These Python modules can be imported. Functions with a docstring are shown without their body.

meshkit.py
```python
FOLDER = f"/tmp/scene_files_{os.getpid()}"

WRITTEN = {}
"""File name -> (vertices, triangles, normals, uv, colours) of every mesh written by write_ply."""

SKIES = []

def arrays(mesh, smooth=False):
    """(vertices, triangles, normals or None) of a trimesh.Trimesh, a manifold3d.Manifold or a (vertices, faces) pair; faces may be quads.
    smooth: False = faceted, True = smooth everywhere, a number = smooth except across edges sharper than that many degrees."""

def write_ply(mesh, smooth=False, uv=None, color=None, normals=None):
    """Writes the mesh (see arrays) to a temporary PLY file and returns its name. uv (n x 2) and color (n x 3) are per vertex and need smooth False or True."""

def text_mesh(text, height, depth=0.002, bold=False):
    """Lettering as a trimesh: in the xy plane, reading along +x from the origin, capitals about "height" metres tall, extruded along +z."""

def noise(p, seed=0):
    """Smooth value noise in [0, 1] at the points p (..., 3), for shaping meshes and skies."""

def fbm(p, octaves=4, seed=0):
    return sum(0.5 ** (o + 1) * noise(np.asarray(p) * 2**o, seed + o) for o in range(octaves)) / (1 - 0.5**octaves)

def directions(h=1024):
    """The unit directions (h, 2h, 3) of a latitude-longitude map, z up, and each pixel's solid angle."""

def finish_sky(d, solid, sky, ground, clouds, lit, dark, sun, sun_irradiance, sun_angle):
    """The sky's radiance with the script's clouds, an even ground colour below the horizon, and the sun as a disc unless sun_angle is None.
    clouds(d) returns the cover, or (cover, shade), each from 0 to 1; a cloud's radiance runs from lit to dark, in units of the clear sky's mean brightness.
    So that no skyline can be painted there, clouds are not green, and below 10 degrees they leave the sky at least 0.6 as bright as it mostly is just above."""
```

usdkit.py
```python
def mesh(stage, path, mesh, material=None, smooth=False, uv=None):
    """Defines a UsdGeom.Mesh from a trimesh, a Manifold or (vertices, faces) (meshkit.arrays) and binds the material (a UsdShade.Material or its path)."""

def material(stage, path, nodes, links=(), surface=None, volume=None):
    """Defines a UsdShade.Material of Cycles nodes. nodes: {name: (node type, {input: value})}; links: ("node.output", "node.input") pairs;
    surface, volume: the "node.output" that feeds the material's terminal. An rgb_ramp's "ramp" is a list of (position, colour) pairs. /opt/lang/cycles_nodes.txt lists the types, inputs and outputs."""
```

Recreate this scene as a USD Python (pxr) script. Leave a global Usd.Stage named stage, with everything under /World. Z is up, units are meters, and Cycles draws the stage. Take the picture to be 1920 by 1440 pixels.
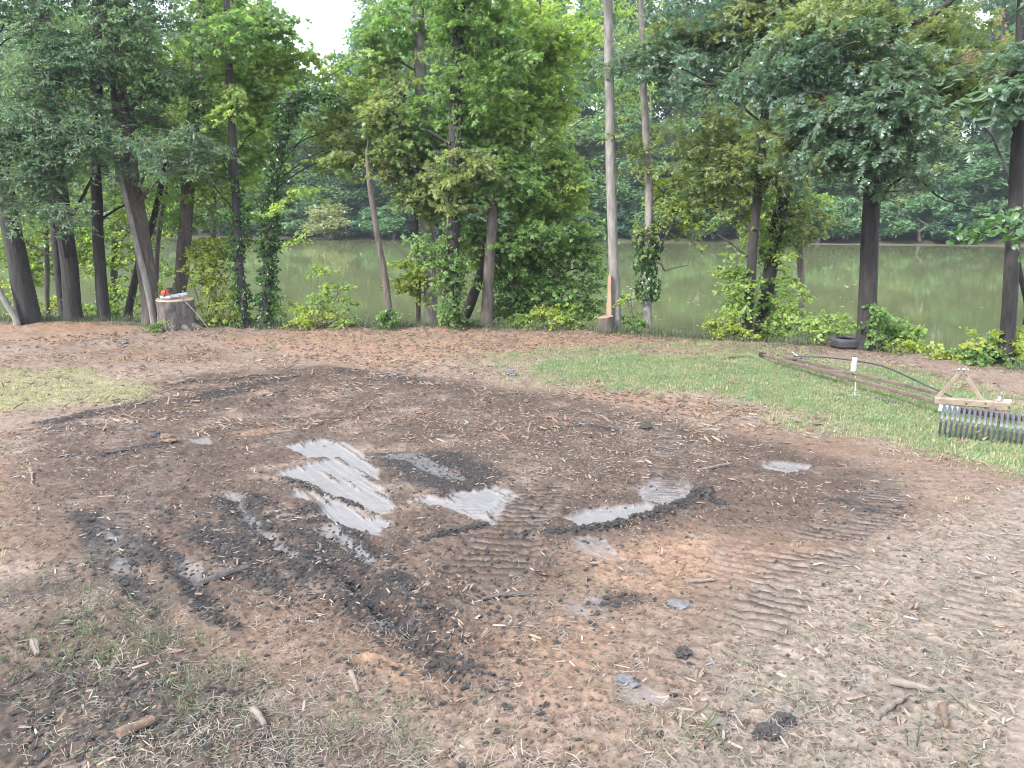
import math
import numpy as np
import trimesh
import usdkit, meshkit
from pxr import Usd, UsdGeom, UsdLux, UsdShade, Sdf, Gf, Vt
from scipy.interpolate import PchipInterpolator

stage = Usd.Stage.CreateInMemory()
UsdGeom.SetStageUpAxis(stage, 'Z')
UsdGeom.SetStageMetersPerUnit(stage, 1.0)
world = UsdGeom.Xform.Define(stage, '/World')
UsdGeom.Scope.Define(stage, '/World/Looks')

# ------------------------------------------------------------------ camera, sky, sun, exposure
EYE, FPX, PITCH = 1.5, 1400.0, math.atan(350 / 1400.0)
EXPOSURE = 2.82
SUN_EL, SUN_AZ = math.radians(40), math.radians(-128)      # azimuth: atan2(x, y) of the direction towards the sun
SUN_I, SUN_ANGLE, SKY_S = 0.40, 12.0, 0.09
HAZE = 0.0003

cam = UsdGeom.Camera.Define(stage, '/World/camera')
cam.AddTranslateOp().Set(Gf.Vec3d(0, 0, EYE))
cam.AddRotateXOp().Set(90 - math.degrees(PITCH))
cam.CreateHorizontalApertureAttr(36.0)
cam.CreateVerticalApertureAttr(27.0)
cam.CreateFocalLengthAttr(36.0 * FPX / 1920)
cam.CreateClippingRangeAttr(Gf.Vec2f(0.05, 5000))
cam.CreateExposureAttr(EXPOSURE)

skymat = usdkit.material(stage, '/World/Looks/sky', {
    's': ('sky_texture', {'sky_type': 'single_scattering', 'sun_disc': False, 'sun_elevation': SUN_EL, 'sun_rotation': SUN_AZ,
                          'air_density': 1.0, 'aerosol_density': 3.5, 'ozone_density': 1.0}),
    'tc': ('texture_coordinate', {}),
    'mp': ('mapping', {'scale': (1.5, 1.5, 4.0)}),
    'n': ('noise_texture', {'scale': 1.4, 'detail': 5.0, 'roughness': 0.55}),
    'r': ('rgb_ramp', {'ramp': [(0.2, (0.72, 0.72, 0.72)), (0.62, (0.98, 0.98, 0.98))]}),
    'cl': ('color', {'value': (5.8, 6.3, 7.2)}),
    'mx': ('mix_color', {'blend_type': 'mix'}),
    'b': ('background_shader', {'strength': SKY_S})},
    [('tc.generated', 'mp.vector'), ('mp.vector', 'n.vector'), ('n.fac', 'r.fac'), ('r.color', 'mx.fac'), ('s.color', 'mx.a'), ('cl.color', 'mx.b'),
     ('mx.result', 'b.color')], surface='b.background')
dome = UsdLux.DomeLight.Define(stage, '/World/sky')
UsdShade.MaterialBindingAPI.Apply(dome.GetPrim()).Bind(skymat)
dome.GetPrim().SetCustomDataByKey('kind', 'structure')
sun = UsdLux.DistantLight.Define(stage, '/World/sun')
sun.CreateIntensityAttr(SUN_I)
sun.CreateNormalizeAttr(True)
sun.CreateAngleAttr(SUN_ANGLE)
sun.CreateColorAttr(Gf.Vec3f(1.0, 0.965, 0.90))
sd = np.array([math.cos(SUN_EL) * math.sin(SUN_AZ), math.cos(SUN_EL) * math.cos(SUN_AZ), math.sin(SUN_EL)])
zq = Gf.Rotation(Gf.Vec3d(0, 0, 1), Gf.Vec3d(*map(float, sd))).GetQuat()
sun.AddOrientOp().Set(Gf.Quatf(zq))

# ------------------------------------------------------------------ helpers
FW = np.array([0, math.cos(PITCH), -math.sin(PITCH)])
UP = np.array([0, math.sin(PITCH), math.cos(PITCH)])
# ground height along the view: the yard falls from the house towards the lake and levels out
_pr = PchipInterpolator([-30, 0, 2, 5, 8, 11, 15.5, 19, 24, 60], [-0.6, 1.44, 1.75, 2.23, 2.67, 2.90, 3.09, 3.15, 3.2, 3.3])
WATER = EYE - 5.0


def ray(px, py):
    return FW + (px - 960) / FPX * np.array([1.0, 0, 0]) + (720 - py) / FPX * UP


def at(px, py, D):
    """World point on the photo's ray through a pixel, D metres ahead."""
    d = ray(px, py)
    return np.array([0, 0, EYE]) + d * (D / d[1])


def gnd(px, py):
    """Point of the yard under a pixel."""
    d = ray(px, py)
    D = np.linspace(0.5, 40, 4000)
    k = np.argmax(EYE + d[2] / d[1] * D <= EYE - _pr(D))
    D = D[k]
    return np.array([d[0] / d[1] * D, D, EYE - float(_pr(D))])


def gxy(pts):
    return np.array([gnd(*p)[:2] for p in pts])


EDGE = gxy([(0, 602), (200, 602), (400, 610), (700, 616), (900, 613), (1100, 622), (1200, 628), (1400, 640), (1640, 655), (1740, 668), (1920, 692)])
EX = np.concatenate([[-200, -60], EDGE[:, 0], [14, 40, 200]])
EY = np.concatenate([[30, 24], EDGE[:, 1], [11.5, 7, 2]])


def yfar(x):
    return 91 - 0.17 * x


def base_z(x, y):
    e = (y - np.interp(x, EX, EY)) * 0.85
    z = EYE - _pr(np.clip(y, -30, 60))
    z = np.where(e > 0, z - 0.33 * np.maximum(e, 0) * np.clip(0.5 + e, 0.5, 1), z)
    z = np.maximum(z, WATER - 1.6)
    f = y - yfar(x)
    z = np.where(f > -6, np.maximum(z, WATER - 1.6 + 0.30 * (f + 6)), z) if True else z
    hill = WATER + 0.25 + 0.11 * np.clip(f, 0, 120) + 0.02 * np.clip(f, 0, 400)
    z = np.where(f > 0, np.minimum(np.maximum(z, -9), hill), z)
    side = np.clip((np.abs(x) - 150) / 40, 0, 1)
    return z * (1 - side) + (WATER + 3 + 0.03 * np.abs(x)) * side


counts = {}


def pname(parent, name):
    k = (str(parent), name)
    n = counts.get(k, 0)
    counts[k] = n + 1
    return f'{parent}/{name}' if n == 0 else f'{parent}/{name}_{n:03d}'


def tag(prim, label=None, cat=None, group=None, kind=None):
    for k, v in (('label', label), ('category', cat), ('group', group), ('kind', kind)):
        if v:
            prim.SetCustomDataByKey(k, v)
    return prim


def thing(name, label, cat, loc=(0, 0, 0), group=None):
    x = UsdGeom.Xform.Define(stage, pname('/World', name))
    x.AddTranslateOp().Set(Gf.Vec3d(*map(float, loc)))
    return tag(x.GetPrim(), label, cat, group)


def part(parent, name, mesh, mat, smooth=40, label=None, kind=None):
    """One mesh: a part of PARENT (its points given in the parent's own frame), or top-level if PARENT is None."""
    m = usdkit.mesh(stage, pname(parent.GetPath() if parent else '/World', name), mesh, mat, smooth=smooth)
    return tag(m.GetPrim(), label, kind=kind)


def norm(v):
    v = np.asarray(v, float)
    return v / (np.linalg.norm(v, axis=-1, keepdims=True) + 1e-12)


def cat(ms):
    V, F, n = [], [], 0
    for v, f in ms:
        V.append(v); F.append(f + n); n += len(v)
    return np.vstack(V), np.vstack(F)


def vf(t):
    return np.array(t.vertices), np.array(t.faces)


def tube(P, R, sides=8, cap=True):
    P = np.asarray(P, float)
    R = np.broadcast_to(np.asarray(R, float), (len(P),))
    t = norm(np.gradient(P, axis=0))
    a = np.cross(t, np.where(np.abs(t[:, 2:]) < 0.9, [[0, 0, 1.0]], [[1.0, 0, 0]]))
    # carry the frame along so that rings do not twist
    a = norm(a)
    for i in range(1, len(P)):
        q = a[i - 1] - t[i] * np.dot(a[i - 1], t[i])
        a[i] = q / (np.linalg.norm(q) + 1e-12)
    b = np.cross(t, a)
    g = np.arange(sides) * 2 * np.pi / sides
    v = (P[:, None] + R[:, None, None] * (np.cos(g)[None, :, None] * a[:, None] + np.sin(g)[None, :, None] * b[:, None])).reshape(-1, 3)
    i, j = np.meshgrid(np.arange(len(P) - 1), np.arange(sides), indexing='ij')
    q = np.stack([i * sides + j, i * sides + (j + 1) % sides, (i + 1) * sides + (j + 1) % sides, (i + 1) * sides + j], -1).reshape(-1, 4)
    f = np.vstack([q[:, [0, 1, 2]], q[:, [0, 2, 3]]])
    if cap:
        n = len(v)
        v = np.vstack([v, P[:1], P[-1:]])
        k = np.arange(sides)
        f = np.vstack([f, np.stack([np.full(sides, n), (k + 1) % sides, k], 1), np.stack([np.full(sides, n + 1), n - sides + k, n - sides + (k + 1) % sides], 1)])
    return v, f


def smoothline(pts, n):
    pts = np.asarray(pts, float)
    s = np.concatenate([[0], np.cumsum(np.linalg.norm(np.diff(pts, axis=0), axis=1))])
    u = np.linspace(0, s[-1], n)
    return np.stack([PchipInterpolator(s, pts[:, k])(u) for k in range(pts.shape[1])], 1)


def bar(a, b, w, h, up=(0, 0, 1), chamfer=0.12):
    """A bar of rectangular section from a to b with chamfered long edges."""
    a, b = np.asarray(a, float), np.asarray(b, float)
    t = norm(b - a)
    s = norm(np.cross(t, up)); u = np.cross(s, t)
    c = chamfer * min(w, h)
    ring = np.array([(-w / 2 + c, -h / 2), (w / 2 - c, -h / 2), (w / 2, -h / 2 + c), (w / 2, h / 2 - c), (w / 2 - c, h / 2), (-w / 2 + c, h / 2), (-w / 2, h / 2 - c), (-w / 2, -h / 2 + c)])
    v = np.vstack([p + ring[:, :1] * s + ring[:, 1:] * u for p in (a, b)])
    k = np.arange(8); n = (k + 1) % 8
    f = np.vstack([np.stack([k, n, n + 8], 1), np.stack([k, n + 8, k + 8], 1), [[0, i + 1, i] for i in range(1, 7)], [[8, 8 + i, 9 + i] for i in range(1, 7)]])
    return v, f


def fbm(p, o=4, seed=0):
    return meshkit.fbm(p, o, seed)


def n2(x, y, s, o=3, seed=0):
    """2-D fbm in [-1, 1]; s = feature size in metres."""
    return fbm(np.stack([x / s, y / s, np.full_like(x, 0.37 + seed * 3.1)], -1), o, seed) * 2 - 1


def sstep(a, b, x):
    t = np.clip((x - a) / (b - a), 0, 1)      # also falls, when a > b
    return t * t * (3 - 2 * t)


def sdf(P, poly):
    """Signed distance to a polygon, negative inside."""
    d = np.full(len(P), 1e9); inside = np.zeros(len(P), bool)
    for i in range(len(poly)):
        a, b = poly[i], poly[(i + 1) % len(poly)]
        ab = b - a; ap = P - a
        h = np.clip((ap @ ab) / (ab @ ab + 1e-12), 0, 1)
        d = np.minimum(d, np.hypot(*(ap - h[:, None] * ab).T))
        c = (a[1] > P[:, 1]) != (b[1] > P[:, 1])
        inside ^= c & (P[:, 0] < (b[0] - a[0]) * (P[:, 1] - a[1]) / (b[1] - a[1] + 1e-12) + a[0])
    return np.where(inside, -d, d)


def along(P, line):
    """(distance along, signed offset across) of P relative to a polyline."""
    best = np.full(len(P), 1e9); S = np.zeros(len(P)); T = np.zeros(len(P)); s0 = 0.0
    for i in range(len(line) - 1):
        a, b = line[i], line[i + 1]
        ab = b - a; L = np.hypot(*ab); t = ab / L
        ap = P - a
        u = ap @ t
        lo = 0 if i else -1e9; hi = L if i < len(line) - 2 else 1e9
        uc = np.clip(u, 0, L)
        d = np.hypot(*(ap - uc[:, None] * t).T)
        m = d < best
        best[m] = d[m]; S[m] = s0 + np.clip(u, lo, hi)[m]; T[m] = (ap[:, 0] * t[1] - ap[:, 1] * t[0])[m]
        s0 += L
    return S, T, best, s0


def instancer(path, protos, pos, yaw_quat, scale, ids, kind='stuff', label=None, category=None):
    pi = UsdGeom.PointInstancer.Define(stage, path)
    targets = []
    for i, src in enumerate(protos):
        p = stage.DefinePrim(f'{path}/shapes/shape_{i:03d}', 'Xform')
        p.GetReferences().AddInternalReference(src)
        targets.append(p.GetPath())
    pi.CreatePrototypesRel().SetTargets(targets)
    pi.CreatePositionsAttr(Vt.Vec3fArray.FromNumpy(np.asarray(pos, np.float32)))
    q = np.asarray(yaw_quat, np.float16)          # w, x, y, z
    pi.CreateOrientationsAttr(Vt.QuathArray([Gf.Quath(*map(float, r)) for r in q]))
    s = np.asarray(scale, np.float32)
    if s.ndim == 1:
        s = np.repeat(s[:, None], 3, 1)
    pi.CreateScalesAttr(Vt.Vec3fArray.FromNumpy(s))
    pi.CreateProtoIndicesAttr(Vt.IntArray.FromNumpy(np.asarray(ids, np.int32)))
    return tag(pi.GetPrim(), label, category, kind=kind)


def quats(rng, n, tilt=0.35):
    """Random yaw, then a random tilt of about TILT radians."""
    yaw = rng.uniform(0, 2 * np.pi, n); az = rng.uniform(0, 2 * np.pi, n); ti = rng.normal(0, tilt, n)
    qz = np.stack([np.cos(yaw / 2), 0 * yaw, 0 * yaw, np.sin(yaw / 2)], 1)
    qt = np.stack([np.cos(ti / 2), np.sin(ti / 2) * np.cos(az), np.sin(ti / 2) * np.sin(az), 0 * yaw], 1)
    w1, x1, y1, z1 = qt.T; w2, x2, y2, z2 = qz.T
    return np.stack([w1 * w2 - x1 * x2 - y1 * y2 - z1 * z2, w1 * x2 + x1 * w2 + y1 * z2 - z1 * y2, w1 * y2 - x1 * z2 + y1 * w2 + z1 * x2, w1 * z2 + x1 * y2 - y1 * x2 + z1 * w2], 1)


# ------------------------------------------------------------------ materials
def L(name):
    return '/World/Looks/' + name


def plain(name, c1, c2, scale=6.0, rough=0.7, metal=0.0, bump=0.0, bscale=40.0, spec=0.4, stretch=(1, 1, 1)):
    nodes = {'tc': ('texture_coordinate', {}), 'mp': ('mapping', {'scale': stretch}),
             'n': ('noise_texture', {'scale': scale, 'detail': 6.0, 'roughness': 0.65}),
             'r': ('rgb_ramp', {'ramp': [(0.3, c1), (0.7, c2)]}),
             'p': ('principled_bsdf', {'roughness': rough, 'metallic': metal, 'specular_ior_level': spec})}
    links = [('tc.object', 'mp.vector'), ('mp.vector', 'n.vector'), ('n.fac', 'r.fac'), ('r.color', 'p.base_color')]
    if bump:
        nodes['n2'] = ('noise_texture', {'scale': bscale, 'detail': 5.0, 'roughness': 0.7})
        nodes['b'] = ('bump', {'strength': bump, 'distance': 0.02})
        links += [('mp.vector', 'n2.vector'), ('n2.fac', 'b.height'), ('b.normal', 'p.normal')]
    return usdkit.material(stage, L(name), nodes, links, surface='p.BSDF')


def leaf(name, dark, light, trans, tw=0.4, rough=0.45, spec=0.4):
    """Leaf: each leaf its own tone (random per island), drifting over the crown; part of the light passes through."""
    nodes = {'g': ('geometry', {}), 'oi': ('object_info', {}),
             'n': ('noise_texture', {'scale': 0.9, 'detail': 3.0}),
             'ad': ('math', {'math_type': 'multiply_add', 'value2': 0.55}),
             'a2': ('math', {'math_type': 'multiply_add', 'value2': 0.35}),
             'a3': ('math', {'math_type': 'multiply', 'value2': 0.4}),
             'r': ('rgb_ramp', {'ramp': [(0.15, dark), (0.85, light)]}),
             'hs': ('hsv', {'saturation': 1.05, 'value': 1.7}),
             'mt': ('mix_color', {'blend_type': 'multiply', 'fac': 1.0, 'b': trans}),
             'p': ('principled_bsdf', {'roughness': rough, 'specular_ior_level': spec}),
             't': ('translucent_bsdf', {}), 'm': ('mix_closure', {'fac': tw})}
    links = [('g.position', 'n.vector'), ('n.fac', 'ad.value1'), ('oi.random', 'a3.value1'), ('a3.value', 'a2.value3'), ('g.random_per_island', 'a2.value1'), ('a2.value', 'ad.value3'),
             ('ad.value', 'r.fac'), ('r.color', 'p.base_color'), ('r.color', 'hs.color'), ('hs.color', 'mt.a'), ('mt.result', 't.color'),
             ('p.BSDF', 'm.closure1'), ('t.BSDF', 'm.closure2')]
    return usdkit.material(stage, L(name), nodes, links, surface='m.closure')


TR = (1.0, 1.0, 0.55)
LEAF = {
    'oak': leaf('oak_leaf', (0.040, 0.082, 0.056), (0.115, 0.175, 0.11), TR, 0.40, 0.36, 0.7),
    'olive': leaf('olive_leaf', (0.075, 0.115, 0.040), (0.21, 0.25, 0.10), TR, 0.5),
    'fine': leaf('fine_leaf', (0.046, 0.10, 0.062), (0.145, 0.225, 0.135), TR, 0.45, 0.38, 0.7),
    'mid': leaf('mid_leaf', (0.065, 0.14, 0.045), (0.185, 0.275, 0.095), TR, 0.52),
    'light': leaf('light_leaf', (0.12, 0.205, 0.052), (0.29, 0.37, 0.12), TR, 0.56),
    'yellow': leaf('yellow_leaf', (0.16, 0.225, 0.040), (0.34, 0.38, 0.10), TR, 0.56),
    'ivy': leaf('ivy_leaf', (0.022, 0.06, 0.018), (0.07, 0.135, 0.04), TR, 0.3, 0.35, 0.6),
    'red': leaf('red_leaf', (0.15, 0.085, 0.060), (0.27, 0.18, 0.12), TR, 0.4),
    'far_dark': leaf('far_dark_leaf', (0.036, 0.088, 0.056), (0.105, 0.178, 0.098), TR, 0.4),
    'far_mid': leaf('far_mid_leaf', (0.058, 0.125, 0.064), (0.15, 0.235, 0.112), TR, 0.45),
    'far_light': leaf('far_light_leaf', (0.085, 0.14, 0.06), (0.19, 0.245, 0.11), TR, 0.45),
    'willow': leaf('willow_leaf', (0.12, 0.14, 0.065), (0.22, 0.245, 0.125), TR, 0.4),
    'grass': leaf('grass_blade', (0.060, 0.115, 0.050), (0.150, 0.230, 0.115), TR, 0.35),
    'pale_grass': leaf('pale_grass_blade', (0.14, 0.14, 0.08), (0.27, 0.255, 0.155), TR, 0.3),
}
BARK = {
    'dark': plain('dark_bark', (0.008, 0.0072, 0.0075), (0.036, 0.031, 0.030), 9, 0.9, bump=1.0, bscale=14, stretch=(1.6, 1.6, 0.28)),
    'brown': plain('brown_bark', (0.034, 0.027, 0.023), (0.105, 0.086, 0.074), 9, 0.9, bump=0.9, bscale=14, stretch=(1.6, 1.6, 0.28)),
    'grey': plain('grey_bark', (0.085, 0.077, 0.070), (0.21, 0.195, 0.18), 8, 0.9, bump=0.9, bscale=16, stretch=(1.5, 1.5, 0.4)),
    'twig': plain('twig_bark', (0.05, 0.04, 0.03), (0.13, 0.105, 0.08), 12, 0.9),
    'far': plain('far_bark', (0.05, 0.045, 0.04), (0.15, 0.135, 0.12), 3, 0.9),
}
WOOD = plain('cut_wood', (0.155, 0.098, 0.062), (0.25, 0.17, 0.115), 7, 0.8, bump=0.3, bscale=30, stretch=(3, 3, 0.4))
STUMPTOP = plain('stump_top_wood', (0.20, 0.14, 0.095), (0.34, 0.255, 0.18), 8, 0.8, bump=0.3, bscale=30)
STUMPBARK = plain('stump_bark', (0.030, 0.025, 0.022), (0.13, 0.11, 0.10), 8, 0.95, bump=1.0, bscale=16, stretch=(1.4, 1.4, 0.6))
RUST = plain('rusted_steel', (0.050, 0.034, 0.030), (0.125, 0.088, 0.074), 9, 0.75, bump=0.2, bscale=60)
TAN = plain('tan_paint', (0.115, 0.088, 0.064), (0.195, 0.155, 0.118), 9, 0.55, bump=0.15, bscale=50)
TINE = plain('tine_steel', (0.022, 0.026, 0.033), (0.058, 0.064, 0.076), 10, 0.45, metal=0.2, bump=0.1, bscale=60)
PALEMETAL = plain('pale_painted_steel', (0.24, 0.25, 0.27), (0.40, 0.41, 0.43), 8, 0.4)
BLACK = plain('black_rubber', (0.014, 0.014, 0.016), (0.040, 0.040, 0.044), 9, 0.7, bump=0.2)
WHITE = plain('white_plastic', (0.30, 0.32, 0.36), (0.40, 0.42, 0.46), 8, 0.4)
ROPE = plain('pale_cord', (0.22, 0.22, 0.21), (0.34, 0.34, 0.33), 20, 0.8)
ORANGE = plain('orange_plastic', (0.42, 0.06, 0.02), (0.55, 0.11, 0.04), 5, 0.35)
REDBROWN = plain('red_oxide_paint', (0.17, 0.07, 0.05), (0.26, 0.12, 0.09), 9, 0.6)

# ------------------------------------------------------------------ terrain: one sheet, dense where the yard lies before the camera
th = np.concatenate([np.linspace(-np.pi, -0.68, 46)[:-1], np.linspace(-0.68, 0.68, 760), np.linspace(0.68, np.pi, 46)[1:]])
rr = np.concatenate([np.linspace(0.25, 1.55, 10)[:-1], np.exp(np.linspace(math.log(1.55), math.log(21.5), 690)), np.linspace(21.6, 34, 45)[1:], np.linspace(34, 84, 22)[1:], np.linspace(84, 118, 40)[1:], np.geomspace(118, 900, 26)[1:]])
RR, TH = np.meshgrid(rr, th, indexing='ij')
X, Y = (RR * np.sin(TH)).ravel(), (RR * np.cos(TH)).ravel()
Z = base_z(X, Y)
N = len(X)
yard = (RR.ravel() < 23) & (np.abs(TH.ravel()) < 0.70) & (RR.ravel() > 1.2)
e_ = Y - np.interp(X, EX, EY)
yi = np.nonzero(yard)[0]
x, y = X[yi], Y[yi]
P = np.stack([x, y], 1)
wob = np.stack([n2(x, y, 0.7, 4, 1), n2(x, y, 0.7, 4, 2)], 1)
Pw = P + 0.16 * wob
Pf = P + 0.035 * np.stack([n2(x, y, 0.16, 3, 3), n2(x, y, 0.16, 3, 4)], 1)
big = n2(x, y, 1.6, 4, 5); med = n2(x, y, 0.35, 4, 6); fine = n2(x, y, 0.07, 3, 7); tiny = n2(x, y, 0.028, 2, 8)


def zone(px, soft=0.25, warp=Pw):
    return 1 - sstep(-soft, soft, sdf(warp, gxy(px)))


def streak(px, w, soft=0.5, warp=Pf):
    S, T, d, Ln = along(warp, gxy(px))
    k = 1 - sstep(w * (1 - soft), w, np.abs(T) + 0.05 * med + 0.10 * big * min(1, w / 0.2) + 0.05 * sstep(Ln * 0.5, Ln, S) * w / 0.1)
    return k * (d < w * 1.5) * sstep(-0.05, 0.3, S + 0.15 * med) * (1 - sstep(Ln - 0.5, Ln + 0.05, S + 0.25 * med))


grass_r = zone([(830, 668), (1050, 652), (1300, 640), (1450, 650), (1700, 690), (1920, 735), (2100, 800), (2100, 960), (1920, 900), (1800, 862), (1650, 820), (1500, 815), (1400, 765), (1230, 742), (1000, 725), (880, 690)], 0.35)
grass_core = zone([(1010, 690), (1150, 665), (1400, 668), (1700, 705), (1920, 770), (2100, 830), (2100, 930), (1920, 880), (1750, 838), (1560, 780), (1330, 735), (1100, 720)], 0.5)
bare_far = zone([(1640, 655), (1740, 672), (1920, 700), (2100, 720), (2100, 770), (1920, 745), (1780, 705), (1600, 676)], 0.3)
grass_l = zone([(-200, 700), (0, 698), (150, 692), (280, 728), (270, 752), (130, 762), (0, 770), (-200, 775)], 0.3)
grass_f = zone([(-200, 1180), (150, 1060), (420, 1150), (330, 1250), (620, 1310), (760, 1460), (-200, 1460)], 0.25)
straw_z = zone([(1450, 1100), (1700, 1000), (2000, 900), (2100, 1460), (1200, 1460), (1350, 1300)], 0.3)
mud_z = np.maximum(zone([(40, 820), (330, 705), (600, 688), (820, 708), (1150, 760), (1400, 820), (1640, 880), (1720, 960), (1560, 1010), (1330, 990), (1100, 1030), (1010, 1130), (980, 1260), (800, 1290), (560, 1140), (380, 1150), (260, 1160), (110, 1060), (60, 940)], 0.35),
                   0.9 * zone([(-200, 1260), (60, 1170), (240, 1180), (420, 1330), (520, 1460), (-200, 1460)], 0.3))
black_z = np.maximum.reduce([
    streak([(430, 925), (600, 1075), (780, 1200), (950, 1320)], 0.29), streak([(150, 950), (210, 1060), (330, 1200)], 0.13), streak([(290, 1030), (400, 1150), (480, 1230)], 0.12), streak([(1090, 1150), (1180, 1125), (1290, 1135)], 0.14), streak([(-60, 1400), (60, 1330), (160, 1330)], 0.3), streak([(-60, 1290), (40, 1240)], 0.2), streak([(560, 945), (700, 1060), (860, 1200)], 0.20), streak([(380, 985), (520, 1110), (560, 1150)], 0.20),
    streak([(330, 760), (480, 720), (620, 700)], 0.3), streak([(60, 800), (220, 765), (330, 745)], 0.22), streak([(180, 860), (280, 838), (330, 830)], 0.16),
    zone([(700, 850), (860, 850), (960, 890), (920, 912), (830, 930), (760, 900)], 0.12, Pf), streak([(160, 985), (280, 1040), (330, 1080)], 0.22),
    streak([(1540, 935), (1640, 955), (1700, 950)], 0.12), streak([(1220, 960), (1350, 950)], 0.10), streak([(640, 1080), (830, 1150)], .2), streak([(-40, 1330), (80, 1290), (200, 1290)], 0.16),
    streak([(1290, 1250), (1340, 1250)], 0.05), streak([(1310, 1360), (1500, 1370)], 0.08), streak([(620, 690), (900, 740)], 0.3) * .6])
orange_z = np.maximum.reduce([
    zone([(380, 640), (640, 618), (900, 612), (1150, 618), (1400, 642), (1330, 660), (1100, 655), (900, 672), (700, 690), (520, 660)], 0.35),
    zone([(-100, 604), (230, 604), (290, 620), (120, 640), (-100, 640)], 0.4),
    streak([(190, 1030), (250, 1120), (350, 1225)], 0.10), streak([(640, 1210), (930, 1340)], 0.12), zone([(1060, 1040), (1300, 1000), (1480, 1060), (1330, 1100), (1100, 1100)], 0.25),
    streak([(430, 820), (540, 800), (590, 790)], 0.2), streak([(630, 815), (700, 800)], 0.18), streak([(200, 825), (260, 810)], 0.12),
    zone([(1080, 735), (1250, 738), (1430, 775), (1300, 780), (1120, 752)], 0.25), zone([(960, 1180), (1080, 1170), (1150, 1280), (1050, 1420), (900, 1400)], 0.3) * 0.7,
    streak([(900, 985), (960, 1000), (800, 1000)], 0.1) * .6, streak([(740, 985), (800, 1010)], 0.05), streak([(1020, 975), (1130, 960)], 0.06) * .8])
# smears of wet grey clay left by the blade
SM = [[(521, 883), (586, 866), (615, 858), (575, 856), (560, 850), (523, 836), (560, 828), (599, 823), (646, 829), (672, 845), (700, 869), (715, 900), (735, 940), (730, 962), (690, 955), (620, 925), (560, 900)],
      [(526, 911), (545, 912), (610, 930), (690, 968), (735, 985), (715, 1012), (690, 1008), (640, 985), (590, 945)],
      [(760, 940), (800, 930), (830, 935), (850, 921), (930, 912), (968, 935), (945, 960), (925, 985), (880, 970), (823, 950)],
      [(1040, 975), (1100, 958), (1210, 945), (1252, 955), (1200, 980), (1130, 992), (1080, 990)],
      [(1195, 915), (1220, 902), (1305, 905), (1298, 935), (1250, 950), (1200, 945)],
      [(1426, 868), (1470, 866), (1520, 876), (1505, 886), (1470, 893), (1440, 884)],
      [(1270, 1003), (1300, 1005), (1360, 1035), (1350, 1040)], [(1285, 1035), (1320, 1040), (1380, 1062), (1340, 1055)],
      [(195, 1000), (215, 1005), (245, 1070), (225, 1072)], [(590, 990), (625, 985), (720, 1060), (690, 1062)],
      [(425, 922), (445, 925), (500, 1000), (560, 1050), (545, 1052), (470, 990)], [(640, 1110), (665, 1112), (745, 1185), (720, 1190)],
      [(1060, 1128), (1120, 1120), (1140, 1150), (1080, 1155)], [(1155, 1290), (1200, 1275), (1275, 1295), (1270, 1330), (1170, 1325)], [(1295, 1345), (1380, 1340), (1370, 1375), (1310, 1370)],
      [(700, 855), (790, 850), (880, 900), (850, 905), (760, 868)], [(355, 825), (390, 822), (395, 834), (362, 834)], [(335, 1055), (355, 1050), (385, 1110), (365, 1112)], [(1060, 1015), (1130, 1010), (1170, 1050), (1130, 1055)]]
SMW = [1, 1, 1, 0.95, 0.7, 0.85, 0.7, 0.7, 0.4, 0.6, 0.55, 0.55, 0.4, 0.5, 0.45, 0.45, 0.6, 0.35, 0.45]
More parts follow.
